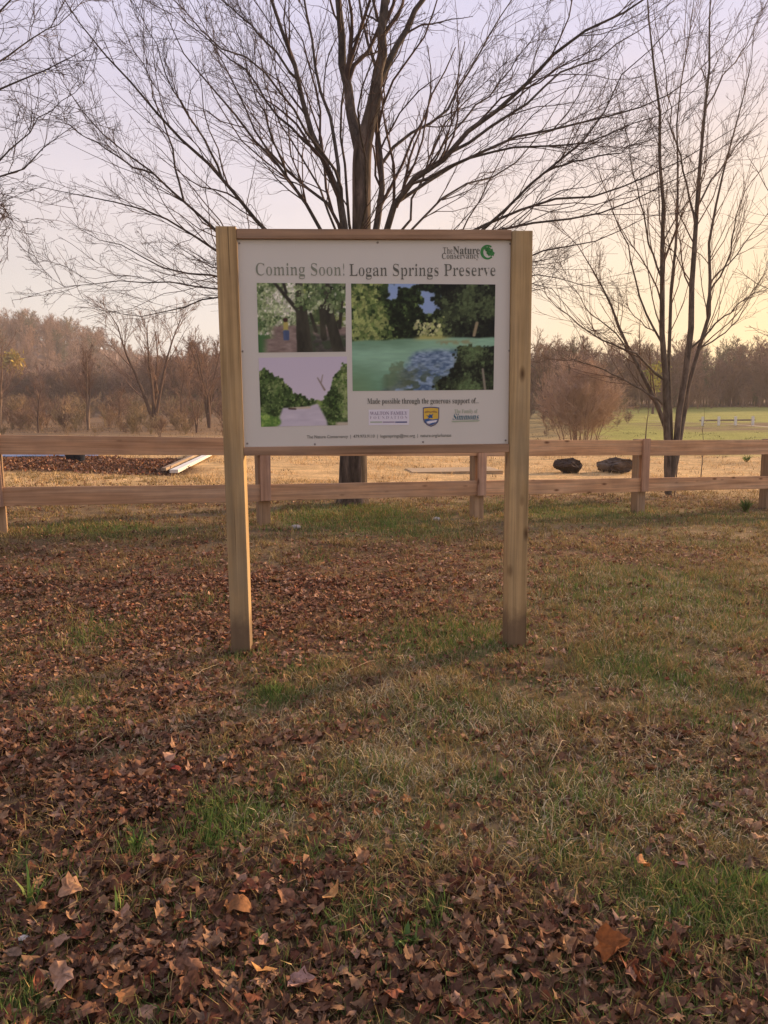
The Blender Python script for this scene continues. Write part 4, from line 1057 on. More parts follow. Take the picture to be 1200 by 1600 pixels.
def photo_river(u, v):
    c = lerp((226, 212, 222), (214, 200, 218), v)
    n = fbm(u * 11, v * 11, 81, 4) - .5
    lt = .80 - 1.35 * np.maximum(0, u - .14) ** 1.0 * .9 + .03 * np.sin(u * 30) + .10 * n
    lt = np.where(u > .36, .47 - .10 * (u - .36) / .3 + .10 * n, lt)
    land = smooth(-.01, .012, lt - v)
    c = put(c, land, foliage(u, v, (50, 84, 34), (152, 178, 84), 12, 82, .36, .68))
    rt = .26 + .62 * smooth(.64, .97, u) + .16 * n
    c = put(c, smooth(-.01, .012, rt - v) * smooth(.64, .68, u), foliage(u, v, (56, 92, 30), (150, 184, 76), 12, 83, .36, .66))
    c = put(c, smooth(.0, .04, .42 - v) * smooth(.42, .5, u) * smooth(.68, .62, u) * land, foliage(u, v, (130, 146, 82), (198, 204, 134), 12, 84))
    c = dabs(c, u, v, land * (u < .66) + smooth(-.01, .012, rt - v) * (u > .66), LUSH, 3000, .015, 171)
    riv = smooth(-.012, .012, .27 - v + .05 * smooth(.5, .66, u)) * smooth(-.02, .02, u - .18 - .30 * np.clip(v - .02, 0, 1)) * smooth(-.02, .02, .76 + .0 * v - u - .38 * np.clip(v - .06, 0, 1) + .02 * n)
    c = put(c, riv, lerp((196, 184, 198), (226, 214, 224), fbm(u * 6, v * 24, 85)))
    c = put(c, strip(u, v, .35, .262, .56, .27, .008, .012, .01), (214, 196, 170))
    c = put(c, strip(u, v, .33, .258, .40, .25, .008, .006, .01), (84, 60, 56))
    c = put(c, strip(u, v, .74, .52, .66, .70, .008, .003, .006), (148, 128, 116))
    c = put(c, strip(u, v, .70, .62, .72, .74, .004, .002, .006), (160, 140, 130))
    c = put(c, strip(u, v, .0, .09, .16, .07, .1, .05, .04), foliage(u, v, (96, 140, 56), (176, 208, 96), 16, 86))
    c = put(c, smooth(.83, .9, u) * smooth(.06, .03, v), (206, 190, 166))
    return c
paint('photo_print', [(401, 442), (540, 443), (540.5, 549.5), (404, 551)], 160, 124, photo_path, 'printed photo of a walker on a woodland path')
paint('photo_print', [(548.5, 443), (774, 444.5), (771, 609), (551, 611)], 240, 176, photo_creek, 'printed photo of a green creek under dark trees')
paint('photo_print', [(404, 559), (542, 557), (543.5, 664), (408, 667)], 160, 124, photo_river, 'printed photo of a river between wooded banks under a lilac sky')
THIN = .026
text('headline', 'Coming Soon!', 400, 538, (430, 430.5), 20, M_ink_l, thin=THIN)
text('headline', 'Logan Springs Preserve', 546, 774, (431, 431), 19.5, M_ink, thin=THIN)
text('logo_lettering', 'The', 692, 707, (396.5, 396.5), 10.5, M_ink, thin=THIN)
text('logo_lettering', 'Nature', 708, 749.5, (397, 397), 12.5, M_ink)
text('logo_lettering', 'Conservancy', 690.5, 749, (404.5, 404), 9.5, M_ink, thin=THIN * .7)
# round green globe mark with oak leaves
cx, cz = pl(761.5, 394); r_ = abs(pl(772.5, 394)[0] - cx)
ring = [(cx + math.cos(t) * r_, cz + math.sin(t) * r_) for t in np.linspace(.55, 5.6, 30)] + [(cx + math.cos(t) * r_ * .72 + r_ * .12, cz + math.sin(t) * r_ * .74) for t in np.linspace(5.6, .55, 30)]
def strip_mesh(name, outer, inner, mat, lift=.0014):
    n = len(outer); V = np.array([(x, YP - lift, z) for x, z in outer + inner])
    return mesh(name, V, np.array([(i, i + 1, n + i + 1, n + i) for i in range(n - 1)]), mat, panel)
tt = np.linspace(.9, 5.5, 30)
strip_mesh('globe_mark', [(cx + math.cos(t) * r_, cz + math.sin(t) * r_) for t in tt], [(cx + r_ * .16 * math.sin((t - .9) / 4.6 * math.pi) + math.cos(t) * r_ * .74, cz + math.sin(t) * r_ * .76) for t in tt], M_green)
def leafmark(ang, ln, wd, ox, oz):
    pts = []
    prof = [(0, .06), (.15, .3), (.28, .18), (.42, .5), (.55, .28), (.7, .52), (.82, .26), (1, 0)]
    for a_, b_ in prof: pts.append((a_ * ln, b_ * wd))
    for a_, b_ in reversed(prof[:-1]): pts.append((a_ * ln, -b_ * wd))
    c, s = math.cos(ang), math.sin(ang)
    return [(cx + ox * r_ + (x * c - z * s) * r_, cz + oz * r_ + (x * s + z * c) * r_) for x, z in pts]
for ang, ln, wd, ox, oz in ((.25, 1.05, .8, .05, -.35), (1.5, 1.1, .8, .05, -.3), (2.3, .8, .5, .1, .1), (.95, .75, .5, .3, -.15)):
    flat('leaf_mark', leafmark(ang, ln, wd, ox, oz), M_green, .0016)
text('caption', 'Made possible through the generous support of...', 574, 748, (631, 630), 9, M_ink, off=-.002)
flat('logo_box', [pl(576, 640), pl(639.5, 639), pl(639, 664), pl(576, 664.5)], M_lav)
text('logo_lettering', 'WALTON FAMILY', 578, 636.5, (648.5, 648), 5.6, M_lavink)
text('logo_lettering', 'F O U N D A T I O N', 578, 636.5, (654.8, 654.2), 4.6, M_lavink, off=-.012)
for k, mt in ((0, M_sage), (1, M_lavink), (2, M_navy)):
    a0, a1 = 578.5 + k * 19.5, 597 + k * 19.5
    flat('rule', [pl(a0, 658.6), pl(a1, 658.4), pl(a1, 660.4), pl(a0, 660.6)], mt, .0018)
def shield(s):
    c = (673.5, 651)
    P = [(-12, -13.5), (-6, -14.3), (0, -14.6), (6, -14.3), (12, -13.5), (12, 2), (10.5, 8), (6, 12.5), (0, 15), (-6, 12.5), (-10.5, 8), (-12, 2)]
    return [pl(c[0] + x * s, c[1] + z * s) for x, z in P]
flat('badge', shield(1.06), M_navy, .0014)
flat('badge_field', shield(.95), M_gold, .0019)
flat('badge_band', [pl(663.5, 643.2), pl(668, 641.6), pl(673, 643), pl(678, 641.4), pl(683, 643), pl(683, 645), pl(678, 643.4), pl(673, 645), pl(668, 643.8), pl(663.5, 645.4)], plain('print_brown', (.45, .26, .08), .5, .05), .0023)
flat('badge_water', [pl(662.7, 655), pl(668, 654), pl(676, 655.5), pl(684.3, 654), pl(683, 659), pl(679, 662.5), pl(673.5, 664.8), pl(668, 662.5), pl(664, 659)], M_blue, .0023)
flat('badge_wave', [pl(666, 659), pl(671, 657.5), pl(677, 657), pl(683, 656), pl(681.5, 659.5), pl(676, 660.5), pl(671, 662), pl(668, 661.5)], M_lav, .0027)
flat('badge_bird', [pl(665.5, 648.5), pl(669.5, 649.8), pl(671.5, 647), pl(673.5, 648.4), pl(677, 646.4), pl(675.4, 650), pl(676, 653.6), pl(672.6, 652.6), pl(669, 654.5), pl(669.6, 651.6)], M_blue, .0027)
text('logo_lettering', 'The Family of', 710, 746, (645.5, 645.2), 6.4, M_sage, off=-.004)
text('logo_lettering', 'Simmons', 707, 748.5, (656, 655.4), 10, plain('ink_teal', (.07, .17, .22), .6, .05), off=-.002, shear=.35)
flat('swoosh', [pl(705, 657.8), pl(722, 657), pl(750.5, 656.4), pl(747, 658.6), pl(722, 659), pl(707, 659.8)], M_sage, .0018)
text('footer', 'The Nature Conservancy  |  479.973.9110  |  logansprings@tnc.org  |  nature.org/arkansas', 479.5, 705, (685, 682.2), 5.0, M_ink, serif=False, off=.006)
for px, py in ((379, 549), (386.5, 693), (492, 694), (661, 690.5), (790, 688), (796, 548), (374, 380), (797, 381), (590, 379)):
    x, z = pl(px, py); t = np.linspace(0, 2 * np.pi, 9)[:-1]
    V = np.vstack([np.column_stack([x + np.cos(t) * .0065, np.full(8, YP - .0008), z + np.sin(t) * .0065]), np.column_stack([x + np.cos(t) * .004, np.full(8, YP - .004), z + np.sin(t) * .004]), [[x, YP - .0045, z]]])
    mesh('screw', V, [np.array([(i, (i + 1) % 8, 8 + (i + 1) % 8, 8 + i) for i in range(8)]), np.array([(8 + i, 8 + (i + 1) % 8, 16) for i in range(8)])], M_screw, panel)

# ------------------------------------------------------------------ things lying beyond the fence
def boulder(name, label, px, Y, sx, sy, sz, c, seed, lich=None):
    import bmesh
    bm = bmesh.new(); bmesh.ops.create_icosphere(bm, subdivisions=4, radius=1)
    co = np.array([v.co for v in bm.verts])
    q = np.sign(co) * np.abs(co) ** .7
    rg = np.random.default_rng(seed)
    for k in range(16):                                         # broken flat faces
        d = nrm(rg.normal(0, 1, 3)); lim = rg.uniform(.55, .85)
        over = np.maximum(0, q @ d - lim); q = q - over[:, None] * d
    r = 1 + .55 * (fbm(co[:, 0] * 4 + 7, co[:, 1] * 4 + co[:, 2] * 3.3, seed, 5) - .5)
    q = q * r[:, None] * np.array([sx, sy, sz])
    for v, p in zip(bm.verts, q): v.co = p
    me = bpy.data.meshes.new(name); bm.to_mesh(me); bm.free()
    m = N(name + '_stone')
    n1 = m.noise(m.coord((7, 7, 7)), 1, 8, .7); n2 = m.noise(m.coord((3, 3, 3)), 1, 5, .6)
    cc = m.ramp(n1, [(.3, tuple(x * .55 for x in c)), (.7, tuple(x * 1.3 for x in c))])
    if lich: cc = m.mix(m.ramp(n2, [(.45, g3(0)), (.62, g3(1))]), cc, lich)
    m.base(cc); m.bump(n1, .7, .04); m.b.inputs['Roughness'].default_value = .95
    me.materials.append(m.m)
    o = link(name, me); x = at(px, 700, Y)[0]
    o.location = (x, Y, float(gz(x, Y)) + sz * .62); o.rotation_euler = (0, 0, rg.uniform(-.3, .3))
    tag(o, label, 'boulder')
boulder('boulder', 'dark brown block-shaped boulder lying in the grass beyond the fence, the left one', 889, float(hit(889, 740)[1]) + .2, .34, .27, .27, (.062, .043, .035), 91)
boulder('boulder', 'longer mottled boulder with pale lichen beside the fence post on the right', 962, float(hit(962, 740)[1]) + .25, .53, .32, .225, (.085, .062, .050), 92, (.19, .15, .12))
def lying_beam(name, label, p0, p1, Y0, Y1, w, h, mat, cat, lift=.0):
    a_, b_ = hit(*p0), hit(*p1)
    a_[2] += h / 2 + lift * .5; b_[2] += h / 2 + lift
    d = b_ - a_; ln = float(np.linalg.norm(d))
    o = box(name, (ln / 2, 0, 0), (ln, w, h), mat, None, .006)
    yaw = math.atan2(d[1], d[0]); pit = -math.asin(d[2] / ln)
    o.matrix_world = Matrix.Translation(a_) @ Matrix.Rotation(yaw, 4, 'Z') @ Matrix.Rotation(pit, 4, 'Y')
    tag(o, label, cat)
lying_beam('white_board', 'long white painted board lying slantwise on the grass beyond the fence', (272, 743), (342, 709), 17.4, 23.5, .17, .07, M_wpaint, 'board', .10)
lying_beam('grey_plank', 'weathered grey plank lying alongside the white board on dark leaves', (256, 742), (326, 711), 18.3, 22.5, .10, .06, M_old, 'plank', .16)
# pale slab
p = hit(700, 739)
slab = box('concrete_slab', (0, 0, .0), (2.1, 1.2, .10), M_slab, None, .015, .004); slab.location = (p[0] + .15, p[1] + .4, gz(p[0], p[1])); slab.rotation_euler = (0, 0, .12)
tag(slab, 'low pale concrete slab set in the dry grass behind the right half of the sign', 'slab')
# blue-grey tarp edge over the bed
tx = np.linspace(at(-160, 700, BED1)[0], at(150, 700, BED1)[0], 40); tyv = np.linspace(BED1, BED1 + 2.2, 10)
TX, TY = np.meshgrid(tx, tyv)
TZ = gz(TX, TY) + .05 + .10 * np.sin(np.clip((TY - BED1) / 2.2, 0, 1) * np.pi) + .05 * (fbm(TX * 1.4, TY * 2, 95) - .3)
a = np.arange(TX.size).reshape(TX.shape)
VT = np.stack([TX, TY, TZ], -1).reshape(-1, 3)
tarp = mesh('tarp', np.vstack([VT, VT - np.array([0, 0, .02])]), [np.stack([a[:-1, :-1], a[:-1, 1:], a[1:, 1:], a[1:, :-1]], -1).reshape(-1, 4), np.stack([a[0, :-1], a[0, 1:], a[0, 1:] + TX.size, a[0, :-1] + TX.size], -1)[:, ::-1]], M_tarp, smooth_=True)
tag(tarp, 'long strip of blue grey tarpaulin lying behind the dark leafy bed at the left', 'tarp')
# dark tub with a rim
def lathe(prof, s=18):
    th = np.arange(s) * 2 * np.pi / s; k = len(prof)
    V = np.array([(r * math.cos(t), r * math.sin(t), z) for r, z in prof for t in th])
    i = np.arange(k * s).reshape(k, s); j = np.roll(i, -1, 1)
    return V, np.stack([i[:-1], j[:-1], j[1:], i[1:]], -1).reshape(-1, 4)
tb = empty('garden_tub', gpos(117, float(hit(117, 723)[1]))); tag(tb, 'small dark blue garden tub standing at the end of the tarpaulin', 'tub')
V, Q = lathe([(.001, 0), (.19, 0), (.23, .27), (.245, .28), (.245, .30), (.22, .30), (.20, .24), (.001, .23)]); mesh('tub_body', V, Q, M_bucket, tb, smooth_=True)
V, Q = lathe([(.001, .23), (.205, .235), (.12, .30), (.001, .33)]); mesh('soil_fill', V, Q, plain('rusty_litter', (.26, .11, .05), .95, .3, 20), tb)
# low guard rail at the far drive
gp = [(1096, 664.5, 677), (1121, 665.5, 677.5), (1147, 666.5, 678.5), (1174, 667.5, 679.5)]
g0 = gpos(1096, 47); gr = empty('guard_rail', g0); tag(gr, 'low far guard rail with four whitish posts beside the field drive', 'guard rail')
for px, t_, b_ in gp:
    q = gpos(px, 47); o = box('rail_post', (0, 0, .28), (.13, .13, .62), M_grail, gr, .01); o.location = (q[0] - g0[0], 0, q[2] - g0[2])
o = box('rail_bar', (1.55, .12, .36), (3.4, .05, .10), M_old, gr, .01)
# pale drive across the green field
dv = [hit(x, y) for x, y in ((1040, 659), (1090, 660.5), (1140, 663), (1190, 666), (1300, 674))]
dvP = resample(np.array(dv), 40)
W_ = np.array([-.35, 1.0, 0]); W_ = W_ / np.linalg.norm(W_)
A1, B1 = dvP.copy(), dvP + W_ * 2.2
A1[:, 2] = gz(A1[:, 0], A1[:, 1]) + .012; B1[:, 2] = gz(B1[:, 0], B1[:, 1]) + .012
drive = mesh('gravel_drive', np.vstack([A1, B1]), np.array([(i, i + 1, 41 + i, 40 + i) for i in range(39)]), plain('pale_gravel', (.40, .34, .24), 1, .15, 3)); tag(drive, kind='structure')

# ------------------------------------------------------------------ leaves
MAPLE = np.array([(0, -.46), (.14, -.40), (.36, -.38), (.40, -.20), (.52, -.02), (.42, .10), (.44, .30), (.27, .30), (.18, .44), (0, .56), (-.16, .42), (-.26, .27), (-.46, .32), (-.40, .08), (-.52, -.04), (-.38, -.20), (-.38, -.36), (-.14, -.42)])
OVAL = np.array([(0, -.55), (.16, -.35), (.27, -.05), (.24, .22), (.10, .45), (0, .60), (-.12, .44), (-.25, .2), (-.26, -.06), (-.15, -.36)])
SIMPLE = np.array([(0, -.5), (.30, -.30), (.42, .05), (.22, .30), (0, .55), (-.26, .26), (-.40, .02), (-.28, -.32)])
TORN = np.array([(0, -.45), (.22, -.40), (.34, -.16), (.22, -.04), (.40, .10), (.30, .34), (.06, .30), (-.02, .52), (-.24, .40), (-.20, .16), (-.42, .10), (-.30, -.14), (-.36, -.34), (-.12, -.30)])
RAG = np.array([(0, -.52), (.10, -.30), (.24, -.34), (.20, -.12), (.34, -.02), (.20, .12), (.28, .30), (.12, .34), (.02, .58), (-.12, .36), (-.26, .34), (-.20, .12), (-.36, .02), (-.20, -.14), (-.24, -.34), (-.10, -.30)])
def leaf_batch(shape, n, pos, size, rg, curl=.5, tilt=.5, rings=1):
    k = len(shape)
    T = np.vstack([shape, shape * .5, [[0, 0]]]) if rings == 2 else np.vstack([shape, [[0, 0]]])
    nv = len(T)
    sx = rg.uniform(.75, 1.15, n)
    x, y = T[None, :, 0] * size[:, None] * sx[:, None], T[None, :, 1] * size[:, None]
    x = x + size[:, None] * rg.normal(0, .035, (n, nv)); y = y + size[:, None] * rg.normal(0, .035, (n, nv))
    a1, a2, a3 = rg.normal(0, curl, n)[:, None], rg.normal(curl * .5, curl, n)[:, None], rg.normal(0, curl, n)[:, None]
    s = size[:, None]
    z = (a1 * x * x + a2 * y * y + a3 * x * y) / s * 1.6 + s * rg.normal(0, .05, (n, nv)) + .12 * s * np.abs(x / s)
    L_ = np.stack([x, y, z], -1)
    yaw, tx_, ty_ = rg.uniform(0, 6.28, n), rg.normal(0, tilt, n), rg.normal(0, tilt, n)
    def rot(V, ax, an):
        c, s_ = np.cos(an)[:, None], np.sin(an)[:, None]; o = V.copy(); i, j = [(1, 2), (2, 0), (0, 1)][ax]
        o[..., i] = V[..., i] * c - V[..., j] * s_; o[..., j] = V[..., i] * s_ + V[..., j] * c; return o
    L_ = rot(rot(rot(L_, 0, tx_), 1, ty_), 2, yaw)
    L_[..., 2] -= L_[..., 2].min(1, keepdims=True) * .75
    if rings == 2:
        t = [(i, (i + 1) % k, k + (i + 1) % k) for i in range(k)] + [(i, k + (i + 1) % k, k + i) for i in range(k)] + [(k + i, k + (i + 1) % k, 2 * k) for i in range(k)]
    else: t = [(i, (i + 1) % k, k) for i in range(k)]
    Fi = (np.arange(n)[:, None, None] * nv + np.array(t)[None]).reshape(-1, 3)
    return L_ + pos[:, None, :], Fi, nv
PAL = np.array([1.72, 1.62, 1.50]) * np.array([(.075, .036, .022), (.105, .052, .030), (.135, .070, .043), (.155, .074, .042), (.18, .098, .060), (.15, .055, .030), (.23, .135, .078), (.30, .18, .105), (.31, .19, .135), (.27, .13, .055), (.18, .12, .085)])
PALW = np.array([.13, .17, .15, .13, .11, .09, .07, .05, .03, .03, .04]); PALW /= PALW.sum()
def scatter(n, y0, y1, rg, pw=1.0):
    """points on the ground in the part of it that the picture can show"""
    y = y0 + (y1 - y0) * rg.uniform(0, 1, n) ** pw
    x = rg.uniform(-.68, .68, n) * (y + 1.2)
    return x, y
rgl = np.random.default_rng(303)
def leaf_points(n, y0, y1, rg, pw=1.0):
    X, Y = scatter(n * 4, y0, y1, rg, pw)
    keep = rg.uniform(0, 1, len(X)) < leaf_at(X, Y)
    return X[keep][:n], Y[keep][:n]
LV, LF, LC, off_ = [], [], [], 0
def add_leaves(shape, X, Y, smin, smax, rg, layer=.02, **kw):
    global off_
    n = len(X); size = rg.uniform(smin, smax, n)
    d = leaf_at(X, Y)
    pos = np.column_stack([X, Y, gz(X, Y) + rg.uniform(0, 1, n) * layer * (.4 + d)])
    V, Fi, nv = leaf_batch(shape, n, pos, size, rg, **kw)
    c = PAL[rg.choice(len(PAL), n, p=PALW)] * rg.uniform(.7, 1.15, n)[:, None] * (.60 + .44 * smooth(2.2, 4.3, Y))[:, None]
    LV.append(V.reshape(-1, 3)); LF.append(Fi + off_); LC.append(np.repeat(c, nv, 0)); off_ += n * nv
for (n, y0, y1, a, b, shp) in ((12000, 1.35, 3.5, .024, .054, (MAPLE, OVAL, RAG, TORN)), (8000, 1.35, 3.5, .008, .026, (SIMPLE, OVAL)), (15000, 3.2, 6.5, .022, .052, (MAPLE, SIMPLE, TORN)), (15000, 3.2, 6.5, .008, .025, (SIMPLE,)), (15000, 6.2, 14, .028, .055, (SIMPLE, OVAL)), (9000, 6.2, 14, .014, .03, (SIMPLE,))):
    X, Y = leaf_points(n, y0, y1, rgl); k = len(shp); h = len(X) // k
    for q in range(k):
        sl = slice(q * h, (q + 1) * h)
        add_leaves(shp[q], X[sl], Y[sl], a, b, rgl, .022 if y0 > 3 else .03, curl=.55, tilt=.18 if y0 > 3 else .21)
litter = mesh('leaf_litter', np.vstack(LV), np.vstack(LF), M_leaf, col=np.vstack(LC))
tag(litter, 'brown fallen leaves strewn over the grass', 'leaf litter', kind='stuff')

# the leaves lying uppermost in front, each a piece of its own
X, Y = [], []
rg3 = np.random.default_rng(9)
while len(X) < 285:
    px, py = rg3.uniform(5, 1195), 1600 - 320 * rg3.uniform(0, 1) ** 1.15
    p = hit(px, py)
    if rg3.uniform() < leaf_at(np.array([p[0]]), np.array([p[1]]))[0] * 1.3: X.append(p[0]); Y.append(p[1])
for i, (x, y) in enumerate(zip(X, Y)):
    sh = (MAPLE, RAG, OVAL, TORN, MAPLE, OVAL)[i % 6]
    sz = np.array([rg3.uniform(.032, .062)])
    V, Fi, nv = leaf_batch(sh, 1, np.zeros((1, 3)), sz, rg3, curl=.6, tilt=.26, rings=2)
    c = PAL[rg3.choice(len(PAL), p=PALW)] * rg3.uniform(.5, 1.0)
    cc = np.repeat(c[None], nv, 0) * (1 + .18 * rg3.normal(0, 1, (nv, 1))).clip(.6, 1.4)
    o = mesh('leaf', V[0], Fi, M_leaf, ground, col=cc)
    o.location = (x, y, float(gz(x, y)) + rg3.uniform(.018, .035))
def special_leaf(px, py, size, colr, label, seed, shape=MAPLE, curl=.6, tilt=.3, lift=.04):
    rg = np.random.default_rng(seed); p = hit(px, py)
    V, Fi, nv = leaf_batch(shape, 1, np.zeros((1, 3)), np.array([size]), rg, curl=curl, tilt=tilt, rings=2)
    o = mesh('fallen_leaf', V[0], Fi, M_leaf, col=np.repeat(np.array([colr]), nv, 0) * (1 + .12 * rg.normal(0, 1, (nv, 1))))
    o.location = (p[0], p[1], float(gz(p[0], p[1])) + lift); tag(o, label, 'leaf')
special_leaf(958, 1515, .10, (.26, .085, .022), 'large rust orange maple leaf standing up in the litter at the lower right', 1, curl=.5, tilt=.5, lift=.05)
special_leaf(985, 1548, .075, (.33, .17, .11), 'pinkish tan curled leaf just below the large rust orange leaf', 2, OVAL)
special_leaf(98, 1553, .072, (.40, .24, .16), 'big pale tan crumpled leaf near the lower left corner', 3)
special_leaf(113, 1412, .072, (.36, .20, .115), 'big tan leaf above the pale stone in the left foreground', 4)
special_leaf(378, 1440, .07, (.24, .105, .04), 'broad orange brown leaf lying flat in the middle left foreground', 5, tilt=.15)
special_leaf(517, 1419, .075, (.46, .24, .09), 'small bright tan orange leaf beside a green tuft in the foreground', 6, OVAL)
special_leaf(470, 1560, .072, (.33, .19, .15), 'pale pinkish maple leaf lying open at the bottom centre', 7)
special_leaf(410, 1540, .065, (.42, .22, .08), 'upright yellowish tan leaf left of the pale pinkish maple leaf', 8, OVAL, tilt=.9)
special_leaf(740, 1435, .07, (.30, .19, .10), 'folded light brown leaf at the edge of the grass right of centre', 9)
special_leaf(275, 1215, .055, (.16, .022, .018), 'small dark red leaf on the thatch at the middle left', 10, tilt=.2, lift=.02)
special_leaf(1068, 1365, .06, (.36, .20, .15), 'small pinkish leaf on the grass at the right above the bright green tuft', 11, tilt=.4, lift=.03)

# ------------------------------------------------------------------ grass
def blades(n, y0, y1, rg, colfn, lmin, lmax, wid, tilt, dens=None, pw=1.0, xs=None):
    if xs is None:
        X, Y = scatter(n, y0, y1, rg, pw)
    else: X, Y = xs
    if dens is not None:
        k = rg.uniform(0, 1, len(X)) < dens(X, Y); X, Y = X[k], Y[k]
    n = len(X)
    ln = rg.uniform(lmin, lmax, n) * (.5 + 1.0 * fbm(X * 2.6, Y * 2.6, 58, 3))
    az = rg.uniform(0, 6.28, n); ti = np.clip(np.abs(rg.normal(tilt, .32, n)), 0, 1.5)
    d0 = np.column_stack([np.cos(az) * np.sin(ti * .6), np.sin(az) * np.sin(ti * .6), np.cos(ti * .6)])
    ti2 = np.clip(ti * 1.35, 0, 1.75)
    d1 = np.column_stack([np.cos(az + rg.normal(0, .3, n)) * np.sin(ti2), np.sin(az) * np.sin(ti2), np.cos(ti2)])
    b = np.column_stack([X, Y, gz(X, Y) - .003])
    wa = rg.uniform(0, 6.28, n); w = np.column_stack([np.cos(wa), np.sin(wa), np.zeros(n)]) * (wid * rg.uniform(.6, 1.2, n))[:, None]
    m = b + d0 * (ln * .5)[:, None]; t = m + d1 * (ln * .5)[:, None]
    t[:, 2] = np.maximum(t[:, 2], b[:, 2] + .004)
    V = np.stack([b - w, b + w, m - w * .8, m + w * .8, t], 1)
    base = np.arange(n)[:, None] * 5
    Q = (base[:, None, :] + np.array([[0, 1, 3], [0, 3, 2], [2, 3, 4]])[None]).reshape(-1, 3)
    c = colfn(X, Y, n)
    return V.reshape(-1, 3), Q, np.repeat(c, 5, 0)
DRY = np.array([1.40, 1.45, 1.24]) * np.array([(.30, .215, .125), (.24, .165, .095), (.36, .27, .16), (.19, .125, .075), (.26, .20, .10), (.17, .14, .065), (.15, .14, .06)])
GRN = 1.45 * np.array([(.055, .10, .022), (.075, .125, .028), (.10, .14, .035), (.045, .08, .022), (.13, .16, .045)])
rgg = np.random.default_rng(404)
def dry_col(X, Y, n): return DRY[rgg.integers(0, len(DRY), n)] * (rgg.uniform(.6, 1.1, n) * (.75 + .5 * fbm(X * 1.3, Y * 1.3, 45)))[:, None] * np.array([1.06, .98, .86])
def olive(X, Y, n):
    f = rgg.uniform(.25, 1, n)[:, None] * .85
    return GRN[rgg.integers(0, len(GRN), n)] * (1 - f) + DRY[rgg.integers(0, len(DRY), n)] * f
def grn_col(X, Y, n): return GRN[rgg.integers(0, len(GRN), n)] * rgg.uniform(.7, 1.4, n)[:, None]
def dn_dry(x, y): return np.clip((1 - leaf_at(x, y) * 1.05) * smooth(.25, .6, fbm(x * 2.2, y * 2.2, 46, 4) + .12), .03, 1)
def dn_ol(x, y): return np.clip(smooth(-1.5, 1.5, x - .1 * y + 2.6 * (fbm(x * .9, y * .9, 47) - .5)) * (1 - leaf_at(x, y)), .04, 1)
def dn_gr(x, y): return np.clip(green_at(x, y), 0, 1)
def tufts(n, y0, y1, rg, per, spread, dens):
    X, Y = scatter(n, y0, y1, rg); k = rg.uniform(0, 1, n) < dens(X, Y); X, Y = X[k], Y[k]
    m = rg.poisson(per, len(X)); i = np.repeat(np.arange(len(X)), m)
    return X[i] + rg.normal(0, spread, len(i)), Y[i] + rg.normal(0, spread, len(i))
SP = []
for px, py, rx, ry in ((820, 1180, 260, 110), (1050, 1290, 200, 90), (620, 1230, 150, 60), (330, 1110, 140, 55), (1060, 1010, 200, 60), (620, 1070, 130, 40), (960, 930, 150, 40)):
    c = hit(px, py); e = hit(px + rx, py); q = hit(px, py - ry); SP.append((c[0], c[1], e[0] - c[0], abs(q[1] - c[1])))
def straw_at(x, y):
    g = sum(np.exp(-((x - a_) / b_) ** 2 - ((y - c_) / d_) ** 2) for a_, c_, b_, d_ in SP)
    return np.clip(g, 0, 1) * smooth(.36, .6, fbm(x * 4, y * 4, 59, 3)) * .9
thin = lambda x, y: np.clip(.25 + .75 * smooth(.3, .6, fbm(x * 3.5, y * 3.5, 48, 3)), 0, 1) * (1 - .72 * leaf_at(x, y))
parts = [blades(0, 0, 0, rgg, dry_col, .03, .095, .0021, 1.0, xs=tufts(5200, 1.5, 4.2, rgg, 14, .022, thin)),
         blades(0, 0, 0, rgg, dry_col, .035, .10, .0029, .95, xs=tufts(7600, 4.0, 8.5, rgg, 12, .028, thin)),
         blades(0, 0, 0, rgg, dry_col, .04, .10, .0046, .9, xs=tufts(8000, 8.0, 15, rgg, 10, .04, thin)),
         blades(0, 0, 0, rgg, olive, .025, .07, .0015, .75, xs=tufts(3400, 1.5, 5.0, rgg, 12, .02, dn_ol)),
         blades(0, 0, 0, rgg, olive, .03, .08, .0024, .75, xs=tufts(6000, 5.0, 13, rgg, 10, .03, dn_ol)),
         blades(16000, 1.5, 6.0, rgg, dry_col, .05, .14, .0013, 1.25),
         blades(0, 0, 0, rgg, lambda X, Y, n: np.array([.56, .46, .29]) * rgg.uniform(.55, 1.15, n)[:, None], .04, .11, .0021, 1.2, xs=tufts(9000, 2.0, 7.0, rgg, 9, .035, straw_at))]
def merge(parts):
    b, V, Q, C = 0, [], [], []
    for v, q, c in parts: V.append(v); Q.append(q + b); C.append(c); b += len(v)
    return np.vstack(V), np.vstack(Q), np.vstack(C)
V, Q, C = merge(parts)
tag(mesh('dry_grass', V, Q, M_grass, col=C), 'short dry matted grass over the whole foreground', 'grass', kind='stuff')
parts = [blades(170000, 1.5, 5.0, rgg, grn_col, .03, .085, .0022, .55, dn_gr), blades(170000, 5.0, 12.5, rgg, grn_col, .04, .09, .0028, .5, dn_gr)]
V, Q, C = merge(parts)
tag(mesh('green_grass', V, Q, M_grass, col=C), 'patches of fresh green grass and weeds among the dry leaves', 'grass', kind='stuff')
